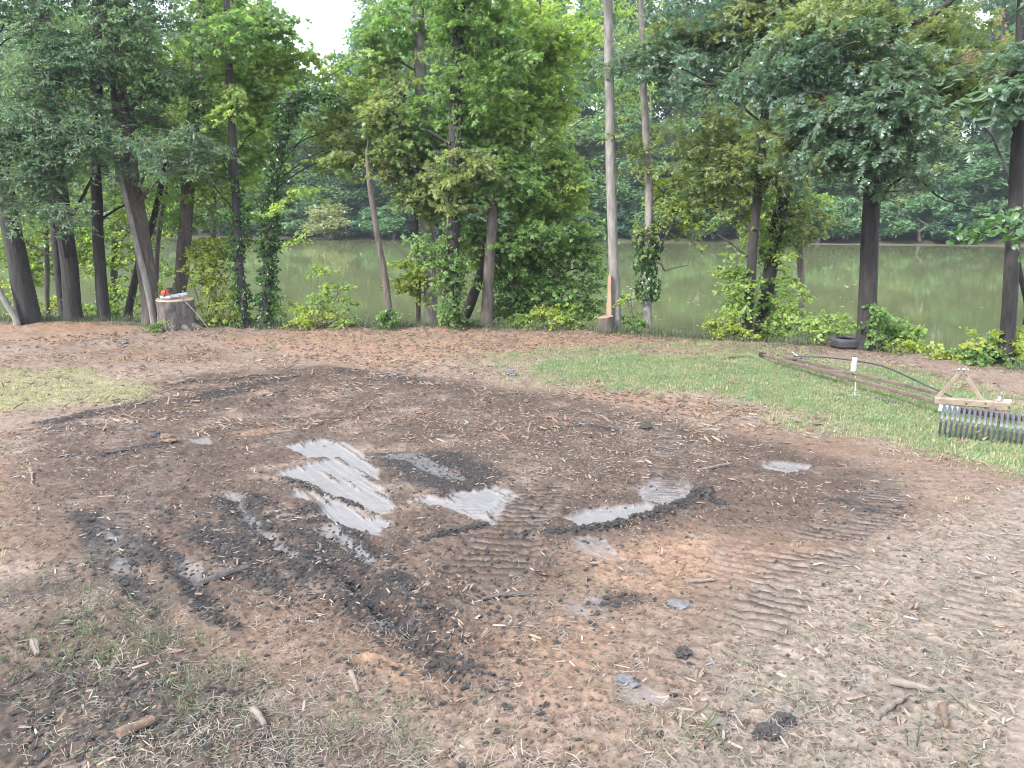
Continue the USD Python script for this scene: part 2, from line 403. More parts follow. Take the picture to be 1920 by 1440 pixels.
# scratches run along the blade's path; across it they break the smear into strips
gd = gxy([(560, 860), (720, 980)]); gd = norm(gd[1] - gd[0])
sa, sb = P @ gd, P @ np.array([gd[1], -gd[0]])
scr = n2(sa + 0.05 * med, sb * 22, 1.0, 4, 11)
gd2 = gxy([(1080, 985), (1250, 950)]); gd2 = norm(gd2[1] - gd2[0])
scr2 = n2(P @ gd2, (P @ np.array([gd2[1], -gd2[0]])) * 22, 1.0, 4, 12)
smear = np.zeros(len(x))
for k, (pl, w) in enumerate(zip(SM, SMW)):
    d = sdf(Pf, gxy(pl))
    s = scr2 if k in (3, 4) else scr
    body = (1 - sstep(-0.03, 0.02, d + (0.0 if k in (3, 4) else 0.03) * np.maximum(s, -0.2) + 0.07 * med))
    body *= 1 - (0.2 if k in (3, 4) else 0.9) * sstep(0.34, 0.46, s + 0.20 * np.clip(d / 0.2 + 1, 0, 1))
    smear = np.maximum(smear, w * body)
smear *= 1 - 0.85 * sstep(0.25, 0.5, med + 0.3 * fine) * (smear < 0.75)
dry_mask = np.clip(1 - mud_z - grass_r - grass_l, 0, 1)

# ---- relief
relief = 0.025 * big * sstep(2, 5, y) + (0.008 + 0.03 * sstep(8, 11, y)) * med
chunk = np.clip(mud_z * 0.8 + black_z * 0.7, 0, 1) * (1 - smear) * (1 - grass_r)
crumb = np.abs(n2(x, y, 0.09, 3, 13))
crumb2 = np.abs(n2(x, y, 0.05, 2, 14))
relief += chunk * (0.050 * (0.35 - crumb) + 0.030 * (0.3 - crumb2)) + (1 - chunk) * (1 - smear) * (0.020 * (0.3 - crumb) + 0.012 * (0.3 - crumb2) + 0.010 * fine)
relief += (1 - smear) * (0.004 * tiny)
relief -= 0.016 * sstep(0.3, 0.9, smear)
relief += 0.006 * smear * np.where(smear > 0.3, np.minimum(scr, 0.3), 0)
# furrows of the dark lanes
for px, w, dp in (([(425, 925), (560, 1050)], 0.07, 0.03), ([(590, 985), (760, 1190)], 0.09, 0.03), ([(500, 960), (700, 1130), (860, 1260)], 0.06, 0.025), ([(195, 1000), (260, 1120), (350, 1230)], 0.10, 0.025), ([(330, 1050), (420, 1190)], 0.06, 0.02), ([(640, 1120), (760, 1230), (920, 1340)], 0.08, 0.02)):
    S, T, d, Ln = along(Pf, gxy(px))
    m = (d < 4 * w) * sstep(0, 0.2, S) * (1 - sstep(Ln - 0.2, Ln, S))
    relief += m * (-dp * np.exp(-(T / w) ** 2) + 0.6 * dp * np.exp(-((np.abs(T) - 1.7 * w) / (0.6 * w)) ** 2) * (1 + fine))
# prints of the machine's tracks: bars pressed across the path
TRACKS = [([(1015, 900), (992, 950), (957, 1000), (928, 1045), (900, 1105)], 0.46, 0.108, 0.044), ([(1252, 950), (1252, 900), (1250, 850), (1235, 790)], 0.34, 0.085, 0.026),
          ([(1590, 980), (1510, 1070), (1430, 1165), (1300, 1300)], 0.50, 0.10, 0.024), ([(1420, 1000), (1350, 1090), (1250, 1200)], 0.42, 0.10, 0.018), ([(1950, 990), (1860, 1070), (1760, 1210)], 0.45, 0.10, 0.020), ([(1850, 1060), (1800, 1200)], 0.45, 0.10, 0.018), ([(1640, 1000), (1650, 940), (1655, 890)], 0.38, 0.09, 0.024),
          ([(535, 775), (520, 845)], 0.36, 0.085, 0.026), ([(240, 795), (225, 840)], 0.36, 0.085, 0.024), ([(330, 850), (280, 920), (210, 1020), (120, 1130)], 0.42, 0.095, 0.022), ([(1720, 1010), (1560, 1090)], 0.4, 0.095, 0.016), ([(880, 930), (850, 1020)], 0.30, 0.09, 0.012), ([(760, 780), (640, 850)], 0.34, 0.09, 0.012)]
track_mask = np.zeros(len(x)); dark_rib = np.zeros(len(x))
for px, w, pitch, dp in TRACKS:
    S, T, d, Ln = along(Pf, smoothline(gxy(px), 14))
    m = (1 - sstep(w / 2 - 0.07, w / 2 + 0.03, np.abs(T) + 0.13 * med + 0.06 * big)) * (d < w) * sstep(-0.15, 0.35, S + 0.3 * med) * (1 - sstep(Ln - 0.4, Ln + 0.1, S + 0.3 * med)) * sstep(-0.75, -0.1, n2(x, y, 0.5, 3, 21) + 0.2)
    m = m * sstep(-0.35, 0.15, n2(x, y, 0.33, 3, 22) + (0.45 if dp > 0.035 else 0.12))
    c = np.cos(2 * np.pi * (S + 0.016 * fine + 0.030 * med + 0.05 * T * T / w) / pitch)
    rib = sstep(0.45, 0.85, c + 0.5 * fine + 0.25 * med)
    bars = 1.15 * rib - 0.45
    relief = relief * (1 - 0.75 * m) + m * 0.62 * dp * bars * (0.85 + 0.4 * big)
    relief += (d < w) * sstep(0, 0.2, S) * (1 - sstep(Ln - 0.2, Ln, S)) * 0.5 * dp * np.exp(-((np.abs(T) - w / 2 - 0.03) / 0.03) ** 2) * (0.6 + fine)
    tw_ = 1.0 if dp > 0.023 else 0.5; track_mask = np.maximum(track_mask, tw_ * m); dark_rib = np.maximum(dark_rib, tw_ * m * rib)
# ridges of clods pushed up beside the smears
RIDGES = [([(945, 1012), (1040, 1008), (1110, 1000), (1190, 985), (1275, 958)], 0.06, 0.055), ([(790, 1018), (860, 1000), (915, 983)], 0.035, 0.035), ([(534, 900), (600, 925), (680, 955)], 0.022, 0.028),
          ([(1270, 960), (1310, 940), (1350, 950)], 0.07, 0.04), ([(330, 720), (420, 715), (560, 700)], 0.10, 0.03), ([(60, 800), (250, 765)], 0.10, 0.03), ([(230, 850), (330, 830)], 0.09, 0.05), ([(1000, 810), (1100, 800), (1180, 815)], 0.08, 0.02)]
ridge_m = np.zeros(len(x))
for px, w, h in RIDGES:
    S, T, d, Ln = along(Pf, gxy(px))
    g = np.exp(-(T / w) ** 2) * (d < 4 * w) * sstep(-0.05, 0.1, S) * (1 - sstep(Ln - 0.1, Ln + 0.05, S))
    relief += g * h * (0.55 + 0.9 * np.maximum(fine + 0.5 * med, -0.4))
    ridge_m = np.maximum(ridge_m, g)
relief += 0.05 * sstep(0.0, 0.6, orange_z) * sstep(16.5, 18.5, y) * (0.6 + big)      # low bank of pushed-up earth along the edge
relief *= 1 - sstep(0.4, 2.5, e_[yi])
Z[yi] += relief
Z += np.where(yard, 0, 0.10 * n2(X, Y, 6.0, 4, 31) * np.clip(RR.ravel() / 25, 0, 3))

# ---- colour of the soil, with some shade painted in
def mixc(a, b, t):
    return a * (1 - t[:, None]) + np.asarray(b) * t[:, None]


col = np.tile(np.array([0.285, 0.215, 0.175]), (len(x), 1))
col = mixc(col, (0.225, 0.150, 0.110), sstep(-0.35, 0.5, big + 0.4 * med))
col = mixc(col, (0.34, 0.285, 0.245), straw_z * 0.7)
col = mixc(col, (0.112, 0.078, 0.062), np.clip(mud_z * sstep(-0.60, 0.15, med + 0.6 * big + 0.25), 0, 1) * 0.88)
col = mixc(col, (0.20, 0.15, 0.12), mud_z * sstep(0.05, 0.35, n2(x, y, 0.25, 3, 33)) * 0.6)
col = mixc(col, (0.345, 0.22, 0.150), np.clip(orange_z * sstep(-0.65, 0.4, med + 0.3 * fine + 0.15), 0, 1) * 0.85)
col = mixc(col, (0.030, 0.0265, 0.028), np.clip(np.maximum(black_z, ridge_m) * sstep(-0.6, 0.0, med + 0.5 * fine + 0.15), 0, 1) * 0.94)
col = mixc(col, (0.050, 0.042, 0.039), chunk * sstep(0.02, 0.3, fine + 0.5 * med) * 0.6)
col = mixc(col, (0.062, 0.058, 0.052), grass_f * sstep(-0.5, 0.3, med) * 0.75)
gpatch = np.clip(grass_r * (0.45 + 0.6 * grass_core) * (1 - 0.75 * bare_far), 0, 1)
gpatch = np.clip(gpatch * sstep(-0.45, 0.15, med * 0.7 + big * 0.8 + 0.28 * grass_core), 0, 1)
col = mixc(col, (0.185, 0.225, 0.125), gpatch * 0.8)
lpatch = np.clip(grass_l * sstep(-0.6, 0.2, med + big * 0.5 + 0.2), 0, 1)
col = mixc(col, (0.30, 0.285, 0.17), lpatch * 0.8)
col = mixc(col, (0.27, 0.225, 0.20), track_mask * (1 - dark_rib) * 0.7 * sstep(-0.5, 0.3, med + 0.5 * big))
col = mixc(col, (0.040, 0.033, 0.031), dark_rib * 0.8)  # dark mud of the track ribs, with their shaded sides painted in
col = mixc(col, (0.275, 0.265, 0.265), np.clip(smear * (1 - 0.8 * dark_rib), 0, 1) * 0.95)
col *= (0.47 * (1 + (1 - 0.7 * smear) * (0.30 * fine + 0.26 * tiny - 0.30 * sstep(0.25, 0.6, crumb) - 0.25 * sstep(0.3, 0.6, crumb2))))[:, None]  # crumb terms paint shade into the pits between crumbs
wet = np.clip(0.50 * smear + 0.14 * np.maximum(black_z, ridge_m) + 0.05 * mud_z, 0, 1)
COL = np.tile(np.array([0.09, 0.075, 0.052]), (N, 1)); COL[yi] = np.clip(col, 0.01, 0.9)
bank_c = sstep(0.5, 2.0, e_)
fw_ = sstep(-4, 1, Y - yfar(X))[:, None]
COL = COL * (1 - fw_) + np.array([0.03, 0.034, 0.02]) * fw_
bank_c = bank_c * (1 - fw_[:, 0])
COL = COL * (1 - bank_c[:, None]) + np.array([0.085, 0.075, 0.045]) * bank_c[:, None]
WET = np.zeros(N); WET[yi] = wet

soil = usdkit.material(stage, L('soil'), {
    'c': ('attribute', {'attribute': 'soil_colour'}), 'w': ('attribute', {'attribute': 'wetness'}), 'g': ('geometry', {}),
    'n': ('noise_texture', {'scale': 55.0, 'detail': 6.0, 'roughness': 0.7}), 'v': ('voronoi_texture', {'scale': 46.0}),
    'r': ('rgb_ramp', {'ramp': [(0.25, (0.62, 0.60, 0.58)), (0.5, (1.0, 1.0, 1.0)), (0.78, (1.38, 1.36, 1.34))]}),
    'inv': ('math', {'math_type': 'subtract', 'value1': 1.0}), 'm': ('mix_color', {'blend_type': 'multiply', 'use_clamp': False}),
    'ro': ('map_range', {'from_min': 0.0, 'from_max': 0.6, 'to_min': 0.95, 'to_max': 0.46, 'clamp': True}),
    'sp': ('map_range', {'from_min': 0.0, 'from_max': 0.6, 'to_min': 0.1, 'to_max': 0.42, 'clamp': True}),
    'bs': ('math', {'math_type': 'multiply', 'value2': 0.5}),
    'h': ('math', {'math_type': 'multiply_add', 'value2': 0.6}),
    'b': ('bump', {'distance': 0.012}), 'p': ('principled_bsdf', {})},
    [('g.position', 'n.vector'), ('g.position', 'v.vector'), ('n.fac', 'r.fac'), ('w.fac', 'inv.value2'), ('inv.value', 'm.fac'), ('c.color', 'm.a'), ('r.color', 'm.b'), ('m.result', 'p.base_color'),
     ('w.fac', 'ro.value'), ('ro.result', 'p.roughness'), ('w.fac', 'sp.value'), ('sp.result', 'p.specular_ior_level'), ('inv.value', 'bs.value1'), ('bs.value', 'b.strength'),
     ('v.distance', 'h.value1'), ('n.fac', 'h.value3'), ('h.value', 'b.height'), ('b.normal', 'p.normal')], surface='p.BSDF')
nr, nt = len(rr), len(th)
i, j = np.meshgrid(np.arange(nr - 1), np.arange(nt - 1), indexing='ij')
quad = np.stack([i * nt + j, (i + 1) * nt + j, (i + 1) * nt + j + 1, i * nt + j + 1], -1).reshape(-1, 4)[:, ::-1]
V = np.stack([X, Y, Z], 1)
V = np.vstack([V, [[0, 0, float(base_z(np.array([0.0]), np.array([0.0]))[0])]]])
disc = np.stack([np.full(nt - 1, N), np.arange(1, nt), np.arange(nt - 1)], 1)
COL = np.vstack([COL, COL[:1]]); WET = np.append(WET, 0)
gm = UsdGeom.Mesh.Define(stage, '/World/ground')
gm.CreatePointsAttr(Vt.Vec3fArray.FromNumpy(V.astype(np.float32)))
gm.CreateFaceVertexCountsAttr(Vt.IntArray.FromNumpy(np.concatenate([np.full(len(quad), 4), np.full(len(disc), 3)]).astype(np.int32)))
gm.CreateFaceVertexIndicesAttr(Vt.IntArray.FromNumpy(np.concatenate([quad.ravel(), disc.ravel()]).astype(np.int32)))
gm.CreateSubdivisionSchemeAttr('none')
tri = np.vstack([quad[:, [0, 1, 2]], quad[:, [0, 2, 3]], disc])
nn = np.zeros_like(V); fn = np.cross(V[tri[:, 1]] - V[tri[:, 0]], V[tri[:, 2]] - V[tri[:, 0]])
for k in range(3):
    for c in range(3):
        nn[:, c] += np.bincount(tri[:, k], fn[:, c], len(V))
gm.CreateNormalsAttr(Vt.Vec3fArray.FromNumpy(norm(nn).astype(np.float32)))
gm.SetNormalsInterpolation('vertex')
pv = UsdGeom.PrimvarsAPI(gm)
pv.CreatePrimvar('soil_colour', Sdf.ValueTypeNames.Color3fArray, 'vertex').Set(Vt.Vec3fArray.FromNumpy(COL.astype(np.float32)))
pv.CreatePrimvar('wetness', Sdf.ValueTypeNames.FloatArray, 'vertex').Set(Vt.FloatArray.FromNumpy(WET.astype(np.float32)))
UsdShade.MaterialBindingAPI.Apply(gm.GetPrim()).Bind(soil)
tag(gm.GetPrim(), 'churned red-brown yard with grey clay smears, sloping down to the lake', kind='structure')

from scipy.interpolate import RegularGridInterpolator
_zi = RegularGridInterpolator((rr, th), Z.reshape(nr, nt), bounds_error=False, fill_value=None)


def gz(x, y):
    """Height of the finished ground."""
    return _zi(np.stack([np.hypot(x, y), np.arctan2(x, y)], -1))


def G(px, py, dz=0.0):
    p = gnd(px, py); p[2] = float(gz(p[0], p[1])) + dz
    return p


from scipy.spatial import cKDTree
_yt = cKDTree(P)


def look(xy, *masks):
    k = _yt.query(xy)[1]
    return [m[k] for m in masks]


# ------------------------------------------------------------------ lake
water = usdkit.material(stage, L('lake_water'), {
    'g': ('geometry', {}), 'mp': ('mapping', {'scale': (1.0, 1.0, 1.0)}), 'n': ('noise_texture', {'scale': 1.3, 'detail': 3.0}), 'n3': ('noise_texture', {'scale': 0.05, 'detail': 3.0}),
    'r': ('rgb_ramp', {'ramp': [(0.35, (0.036, 0.040, 0.017)), (0.65, (0.044, 0.048, 0.022))]}),
    'b': ('bump', {'strength': 0.05, 'distance': 0.05}), 'p': ('principled_bsdf', {'roughness': 0.05, 'ior': 1.33, 'specular_ior_level': 0.5})},
    [('g.position', 'mp.vector'), ('mp.vector', 'n.vector'), ('g.position', 'n3.vector'), ('n3.fac', 'r.fac'), ('r.color', 'p.base_color'), ('n.fac', 'b.height'), ('b.normal', 'p.normal')], surface='p.BSDF')
wx = np.array([-188, -60, -12, 0, 5, 9, 14, 40, 188.0])
wn = np.interp(wx, EX, EY) + 1.0
wv = np.vstack([np.stack([wx, wn, np.full_like(wx, WATER)], 1), np.stack([wx, np.full_like(wx, 130.0), np.full_like(wx, WATER)], 1)])
k = np.arange(len(wx) - 1); n = len(wx)
wm = part(None, 'lake', (wv, np.vstack([np.stack([k, k + 1, k + 1 + n], 1), np.stack([k, k + 1 + n, k + n], 1)])), water, False, 'murky green lake between the yard and the far woods', 'structure')

# haze: still summer air over the water
hz = usdkit.material(stage, L('haze'), {'v': ('principled_volume', {'color': (0.86, 0.94, 1.0), 'density': HAZE, 'anisotropy': 0.3})}, [], volume='v.volume')
if HAZE:
    hb = trimesh.creation.box([1900, 1900, 1]); hv = vf(hb)
    hv[0][:, 2] = np.where(hv[0][:, 2] > 0, 46.0, WATER - 3)
    part(None, 'haze', hv, hz, False, 'pale summer haze over the lake', 'stuff')

# ------------------------------------------------------------------ foliage library
lib = stage.CreateClassPrim('/foliage_library')


def leaf_shape(kind, L_):
    """Leaf along +x, face up: (vertices, faces)."""
    if kind == 'oak':
        mid = np.array([(0.12, 0, 0), (0.34, 0, 0.03), (0.58, 0, 0.035), (0.8, 0, 0.01), (1, 0, -0.06)])
        v = list(mid); f = []
        for s in (1, -1):
            for i, (tx, ty) in enumerate([(0.36, 0.26), (0.66, 0.36), (0.88, 0.22)]):
                v.append((tx, s * ty, -0.06)); n = len(v) - 1
                f.append((i, n, i + 1) if s < 0 else (i, i + 1, n))
            f.append((3, 4, len(v) - 1) if s > 0 else (3, len(v) - 1, 4))
    elif kind == 'broad':
        v = [(0.05, 0, 0), (0.25, 0.36, -0.03), (0.62, 0.34, -0.06), (1, 0, -0.10), (0.62, -0.34, -0.06), (0.25, -0.36, -0.03), (0.5, 0, 0.04)]
        f = [(6, 0, 5), (6, 5, 4), (6, 4, 3), (6, 3, 2), (6, 2, 1), (6, 1, 0)]
    elif kind == 'star':
        v = [(0.1, 0, 0), (0.35, 0, 0.03), (1, 0, -0.08), (0.55, 0.17, 0), (0.68, 0.5, -0.07), (0.28, 0.2, 0), (0.12, 0.42, -0.05), (0.55, -0.17, 0), (0.68, -0.5, -0.07), (0.28, -0.2, 0), (0.12, -0.42, -0.05)]
        f = [(1, 7, 2), (1, 2, 3), (1, 3, 4), (1, 4, 5), (1, 5, 6), (0, 1, 6), (1, 8, 7), (1, 9, 8), (1, 10, 9), (0, 10, 1)]
    else:
        v = [(0.05, 0, 0), (0.4, 0.19, -0.02), (1, 0, -0.10), (0.4, -0.19, -0.02), (0.45, 0, 0.03)]
        f = [(4, 0, 3), (4, 3, 2), (4, 2, 1), (4, 1, 0)]
    return np.array(v, float) * L_, np.array(f)


def rotm(yaw, pitch, roll):
    cy, sy, cp, sp, cr, sr = np.cos(yaw), np.sin(yaw), np.cos(pitch), np.sin(pitch), np.cos(roll), np.sin(roll)
    return np.array([[cy, -sy, 0], [sy, cy, 0], [0, 0, 1]]) @ np.array([[cp, 0, sp], [0, 1, 0], [-sp, 0, cp]]) @ np.array([[1, 0, 0], [0, cr, -sr], [0, sr, cr]])


def make_sprig(path, kind, L_, span, nleaf, look_, seed, droop=0.25, flat=0.5):
    """A leafy spray: side twigs off a drooping main twig, leaves set along them and at their ends."""
    rng = np.random.default_rng(seed)
    UsdGeom.Xform.Define(stage, path)
    tw, lv = [], []
    nt_ = 5
    main = [np.array([span * (t - 0.35), 0, span * (0.06 * math.sin(3 * t) - droop * t * t)]) for t in np.linspace(0, 1, 6)]
    tw.append(tube(main, np.linspace(0.006, 0.002, 6), 3, False))
    lines = [np.array(main)]
    for k in range(nt_):
        b = main[1 + k % 5]
        s = 1 if k % 2 else -1
        a = s * rng.uniform(0.5, 1.1)
        ln = span * rng.uniform(0.28, 0.5)
        q = [b + ln * t * np.array([math.cos(a), math.sin(a), rng.uniform(-0.2, 0.3) - droop * t]) for t in np.linspace(0, 1, 4)]
        tw.append(tube(q, np.linspace(0.004, 0.0015, 4), 3, False)); lines.append(np.array(q))
    for k in range(nleaf):
        ln = lines[rng.integers(len(lines))]
        u = (len(ln) - 1) * rng.uniform(0.2, 1.0) ** 0.7
        i0 = min(int(u), len(ln) - 2)
        p = ln[i0] + (u - i0) * (ln[i0 + 1] - ln[i0])
        d = ln[-1] - ln[0]
        yaw = math.atan2(d[1], d[0]) + rng.normal(0, 0.9)
        v, f = leaf_shape(kind, L_ * rng.uniform(0.65, 1.2))
        lv.append((v @ rotm(yaw, rng.normal(0.35, flat), rng.normal(0, flat)).T + p, f))
    usdkit.mesh(stage, path + '/leaves', cat(lv), look_)
    usdkit.mesh(stage, path + '/twig', cat(tw), BARK['twig'])


SPRIG = {}
for nm, kind, L_, span, nl, droop, flat, mats in (
        ('oak', 'oak', 0.155, 0.62, 36, 0.25, 0.5, ('oak', 'olive', 'red')), ('fine', 'slim', 0.09, 0.60, 60, 0.3, 0.45, ('fine', 'mid', 'light')),
        ('broad', 'broad', 0.10, 0.55, 40, 0.22, 0.55, ('mid', 'light', 'yellow', 'oak', 'olive')), ('star', 'star', 0.115, 0.58, 38, 0.25, 0.55, ('mid', 'light', 'olive')),
        ('ivy', 'broad', 0.075, 0.22, 20, 0.35, 0.8, ('ivy', 'mid')), ('big', 'broad', 0.19, 0.75, 24, 0.3, 0.45, ('oak', 'mid'))):
    for mt in mats:
        SPRIG[nm, mt] = []
        for k in range(3):
            pth = f'/foliage_library/{nm}_{mt}_{k}'
            make_sprig(pth, kind, L_, span, nl, LEAF[mt], 100 + k + 7 * len(SPRIG), droop, flat)
            SPRIG[nm, mt].append(pth)


def scatter_blobs(blobs, rng, gap=0.505, gs=0.62):
    """Sprig positions in ellipsoids (centre, radii, count), thinned to clumps with holes between."""
    out = []
    for c, r, n in blobs:
        n = max(3, int(n * 0.85))
        u = norm(rng.normal(size=(int(n * 2.6), 3))) * (rng.uniform(0, 1, (int(n * 2.6), 1)) ** 0.42)
        p = np.asarray(c) + u * np.asarray(r)
        k = fbm(p / gs + 17.3, 3, 5) + rng.normal(0, 0.04, len(p))
        out.append(p[np.argsort(-k)[:int(n)]] if gap is None else p[k > gap][:int(n)])
    return np.vstack(out)


def crown(parent, name, kind, pos, rng, base, scale=1.0, tilt=0.4, label=None):
    """Leaf sprays at world positions POS as one part of PARENT, whose origin is BASE."""
    protos = SPRIG[kind]
    return instancer(pname(parent.GetPath(), name), protos, pos - base, quats(rng, len(pos), tilt), rng.uniform(0.75, 1.3, len(pos)) * scale, rng.integers(0, len(protos), len(pos)), label=label)


def trunk_mesh(pts, radii, seed, sides=14, n=60, flare=0.35, rough=0.12):
    """Tapered trunk with flared foot, ridged bark and knots."""
    c = smoothline(pts, n)
    s = np.linspace(0, 1, n)
    r = np.interp(s, np.linspace(0, 1, len(radii)), radii)
    h = np.linalg.norm(c - c[0], axis=1)
    r = r * (1 + flare * np.exp(-h / 0.22))
    c = c + 0.25 * r[:, None] * np.stack([fbm(np.stack([h * 0.6 + seed, 0 * h + k, 0 * h], 1), 3, seed) - 0.5 for k in range(3)], 1) * np.array([2, 2, 0])
    v, f = tube(c, r, sides)
    m = n * sides
    axis = np.repeat(c, sides, 0)
    ang = np.tile(np.arange(sides), n) * 2 * np.pi / sides
    hh = np.repeat(h, sides)
    k = fbm(np.stack([np.cos(ang) * 2.2 + seed, np.sin(ang) * 2.2, hh * 1.3], 1), 4, seed) - 0.5
    root = np.exp(-hh / 0.15) * (np.cos(ang * 4 + seed) * 0.2)
    v[:m] += (v[:m] - axis) * (2 * rough * k + root)[:, None]
    return v, f


def limb(a, b, r0, seed, lift=0.25, n=12, twigs=2):
    """A crooked limb from a to b with a few side twigs."""
    rng = np.random.default_rng(seed)
    a, b = np.asarray(a), np.asarray(b)
    L_ = np.linalg.norm(b - a)
    t = np.linspace(0, 1, n)[:, None]
    c = a + (b - a) * t + np.array([0, 0, lift * L_]) * (t * (1 - t)) + 0.05 * L_ * np.cumsum(rng.normal(0, 0.35, (n, 3)), 0) * t * (1 - 0.4 * t)
    ms = [tube(c, np.linspace(r0, 0.25 * r0 + 0.004, n), 7)]
    for k in range(twigs):
        i = rng.integers(n // 3, n - 1)
        d = norm(norm(b - a) + rng.normal(0, 0.7, 3)) * L_ * rng.uniform(0.2, 0.45)
        q = c[i] + d * np.linspace(0, 1, 6)[:, None] + rng.normal(0, 0.02 * L_, (6, 3)) * np.linspace(0, 1, 6)[:, None]
        ms.append(tube(q, np.linspace(r0 * 0.4, 0.004, 6), 5))
    return cat(ms)


def px_r(w, D):
    return 0.5 * w * D / FPX


def tree(name, label, D, line, widths, bark, blobs=(), seed=1, top=None, limbs=True, sides=14, category='tree', scale=1.0, hide_base=True):
    """LINE: photo pixels of the trunk from foot to top, D metres ahead; BLOBS: (px, py, rx, ry, distance, count, foliage) of its crown."""
    rng = np.random.default_rng(seed)
    pts = [at(px, py, D) for px, py in line]
    foot = pts[0].copy()
    foot[2] = min(float(gz(foot[0], foot[1])), foot[2]) - 0.12
    if pts[0][2] - foot[2] > 0.15:
        pts = [foot] + pts; widths = [widths[0]] + list(widths)
    else:
        pts[0] = foot
    if top:
        d = norm(pts[-1] - pts[-2]); d = norm(d + [0, 0, 0.8])
        while pts[-1][2] < top:
            pts.append(pts[-1] + d * 2.5 + rng.normal(0, 0.08, 3)); widths = list(widths) + [widths[-1] * 0.82]
    base = np.array([pts[0][0], pts[0][1], float(gz(pts[0][0], pts[0][1]))])
    t = thing(name, label, category, base)
    pts = np.array(pts)
    R = [px_r(w, D) for w in widths]
    part(t, 'trunk', cat([(lambda m: (m[0] - base, m[1]))(trunk_mesh(pts, R, seed, sides))]), BARK[bark], True)
    groups = {}
    for k, b in enumerate(blobs):
        px, py, rx, ry, Db, n, kind = b
        if py < -100:
            py, n = -90, n * 0.45
        c = at(px, py, Db)
        s = Db / FPX
        groups.setdefault(kind, []).append((c, (rx * s, max(0.7, 0.75 * min(rx, ry) * s), ry * s), n))
        if limbs:
            dz = c[2] - pts[:, 2]
            cc = smoothline(pts, 80)
            score = np.linalg.norm(cc - c, axis=1) + 1.2 * np.abs((c[2] - cc[:, 2]) - 0.55 * np.linalg.norm((cc - c)[:, :2], axis=1))
            i = int(np.argmin(score + (cc[:, 2] > c[2]) * 1.0))
            r0 = np.clip(0.30 * R[0] * (1 - i / 110), 0.014, 0.07)
            if np.linalg.norm(cc[i] - c) > 0.4:
                m = limb(cc[i], c, r0, seed * 31 + k)
                part(t, 'limb', (m[0] - base, m[1]), BARK['dark' if bark == 'dark' else 'brown'], True)
    for kind, bl in groups.items():
        pos = scatter_blobs(bl, rng)
        crown(t, 'crown' if len(groups) == 1 else 'crown', kind, pos, rng, base, scale)
    return t, pts, base


# ------------------------------------------------------------------ woods on the far shore
def far_proto(path, h, w, mat, seed, conifer=False, nclump=26, leaves=150):
    rng = np.random.default_rng(seed)
    UsdGeom.Xform.Define(stage, path)
    tr = np.array([(rng.normal(0, 0.12) * k, rng.normal(0, 0.12) * k, h * t) for k, t in enumerate(np.linspace(-0.03, 0.92, 8))])
    usdkit.mesh(stage, path + '/trunk', tube(tr, np.linspace(0.28, 0.05, 8), 7), BARK['far'], smooth=True)
    V_, F_ = [], []
    cl = []
    for k in range(nclump):
        t = rng.uniform(0.0, 1.0)
        z = h * (0.22 + 0.75 * t)
        rad = w * 0.5 * (np.sin(np.pi * np.clip(0.12 + 0.80 * t, 0, 1)) ** 0.6 if not conifer else (1.05 - t) * 0.8)
        a = rng.uniform(0, 2 * np.pi)
        d = rad * rng.uniform(0.25, 1.0)
        cl.append(((d * np.cos(a), d * np.sin(a), z), (w * rng.uniform(0.14, 0.26),) * 2 + (w * rng.uniform(0.08, 0.16),)))
    for c, r in cl:
        m = leaves
        u = norm(rng.normal(size=(m, 3))) * rng.uniform(0.35, 1.05, (m, 1))
        p = np.asarray(c) + u * np.asarray(r)
        s = rng.uniform(0.16, 0.42, m)
        a = norm(rng.normal(size=(m, 3)) * [1, 1, 0.5]); b = norm(np.cross(a, rng.normal(size=(m, 3)) * [0.7, 0.7, 0.2] + [0, 0, 1]))
        c_ = np.cross(a, b)
        n0 = sum(len(v) for v in V_)
        q = np.stack([p - a * s[:, None], p + (b * 0.45 - c_ * 0.1) * s[:, None], p + a * s[:, None], p - (b * 0.45 + c_ * 0.1) * s[:, None]], 1).reshape(-1, 3)
        k = n0 + 4 * np.arange(m)
        V_.append(q); F_ += [np.stack([k, k + 1, k + 2], 1), np.stack([k, k + 2, k + 3], 1)]
    usdkit.mesh(stage, path + '/crown', (np.vstack(V_), np.vstack(F_)), mat)


FAR = []
for k, (h, w, m, con) in enumerate([(22, 9, 'far_dark', False), (19, 8.5, 'far_mid', False), (23, 7, 'far_dark', False), (17, 9, 'far_light', False), (21, 9.5, 'far_mid', False), (24, 6, 'far_dark', True), (12, 7, 'far_mid', False)]):
    far_proto(f'/foliage_library/far_tree_{k}', h, w, LEAF[m], 900 + k, con, 46 if h > 15 else 30)
    FAR.append(f'/foliage_library/far_tree_{k}')
far_proto('/foliage_library/far_bush', 4.2, 5.5, LEAF['far_mid'], 950, False, 22)
far_proto('/foliage_library/far_bush_dark', 3.6, 5.0, LEAF['far_dark'], 951, False, 20)
far_proto('/foliage_library/far_willow', 7.0, 8.5, LEAF['willow'], 952, False, 34)
FARLAB = ['tall dark green tree in the woods across the lake', 'rounded mid-green tree in the woods across the lake', 'slender tall dark tree in the woods across the lake', 'pale green spreading tree in the woods across the lake',
          'broad mid-green tree in the woods across the lake', 'narrow pointed conifer in the woods across the lake', 'low mid-green tree in the woods across the lake']
FARGRP = ['tall dark trees across the lake', 'rounded mid-green trees across the lake', 'slender dark trees across the lake', 'pale green trees across the lake', 'broad mid-green trees across the lake', 'conifers across the lake', 'low trees across the lake']


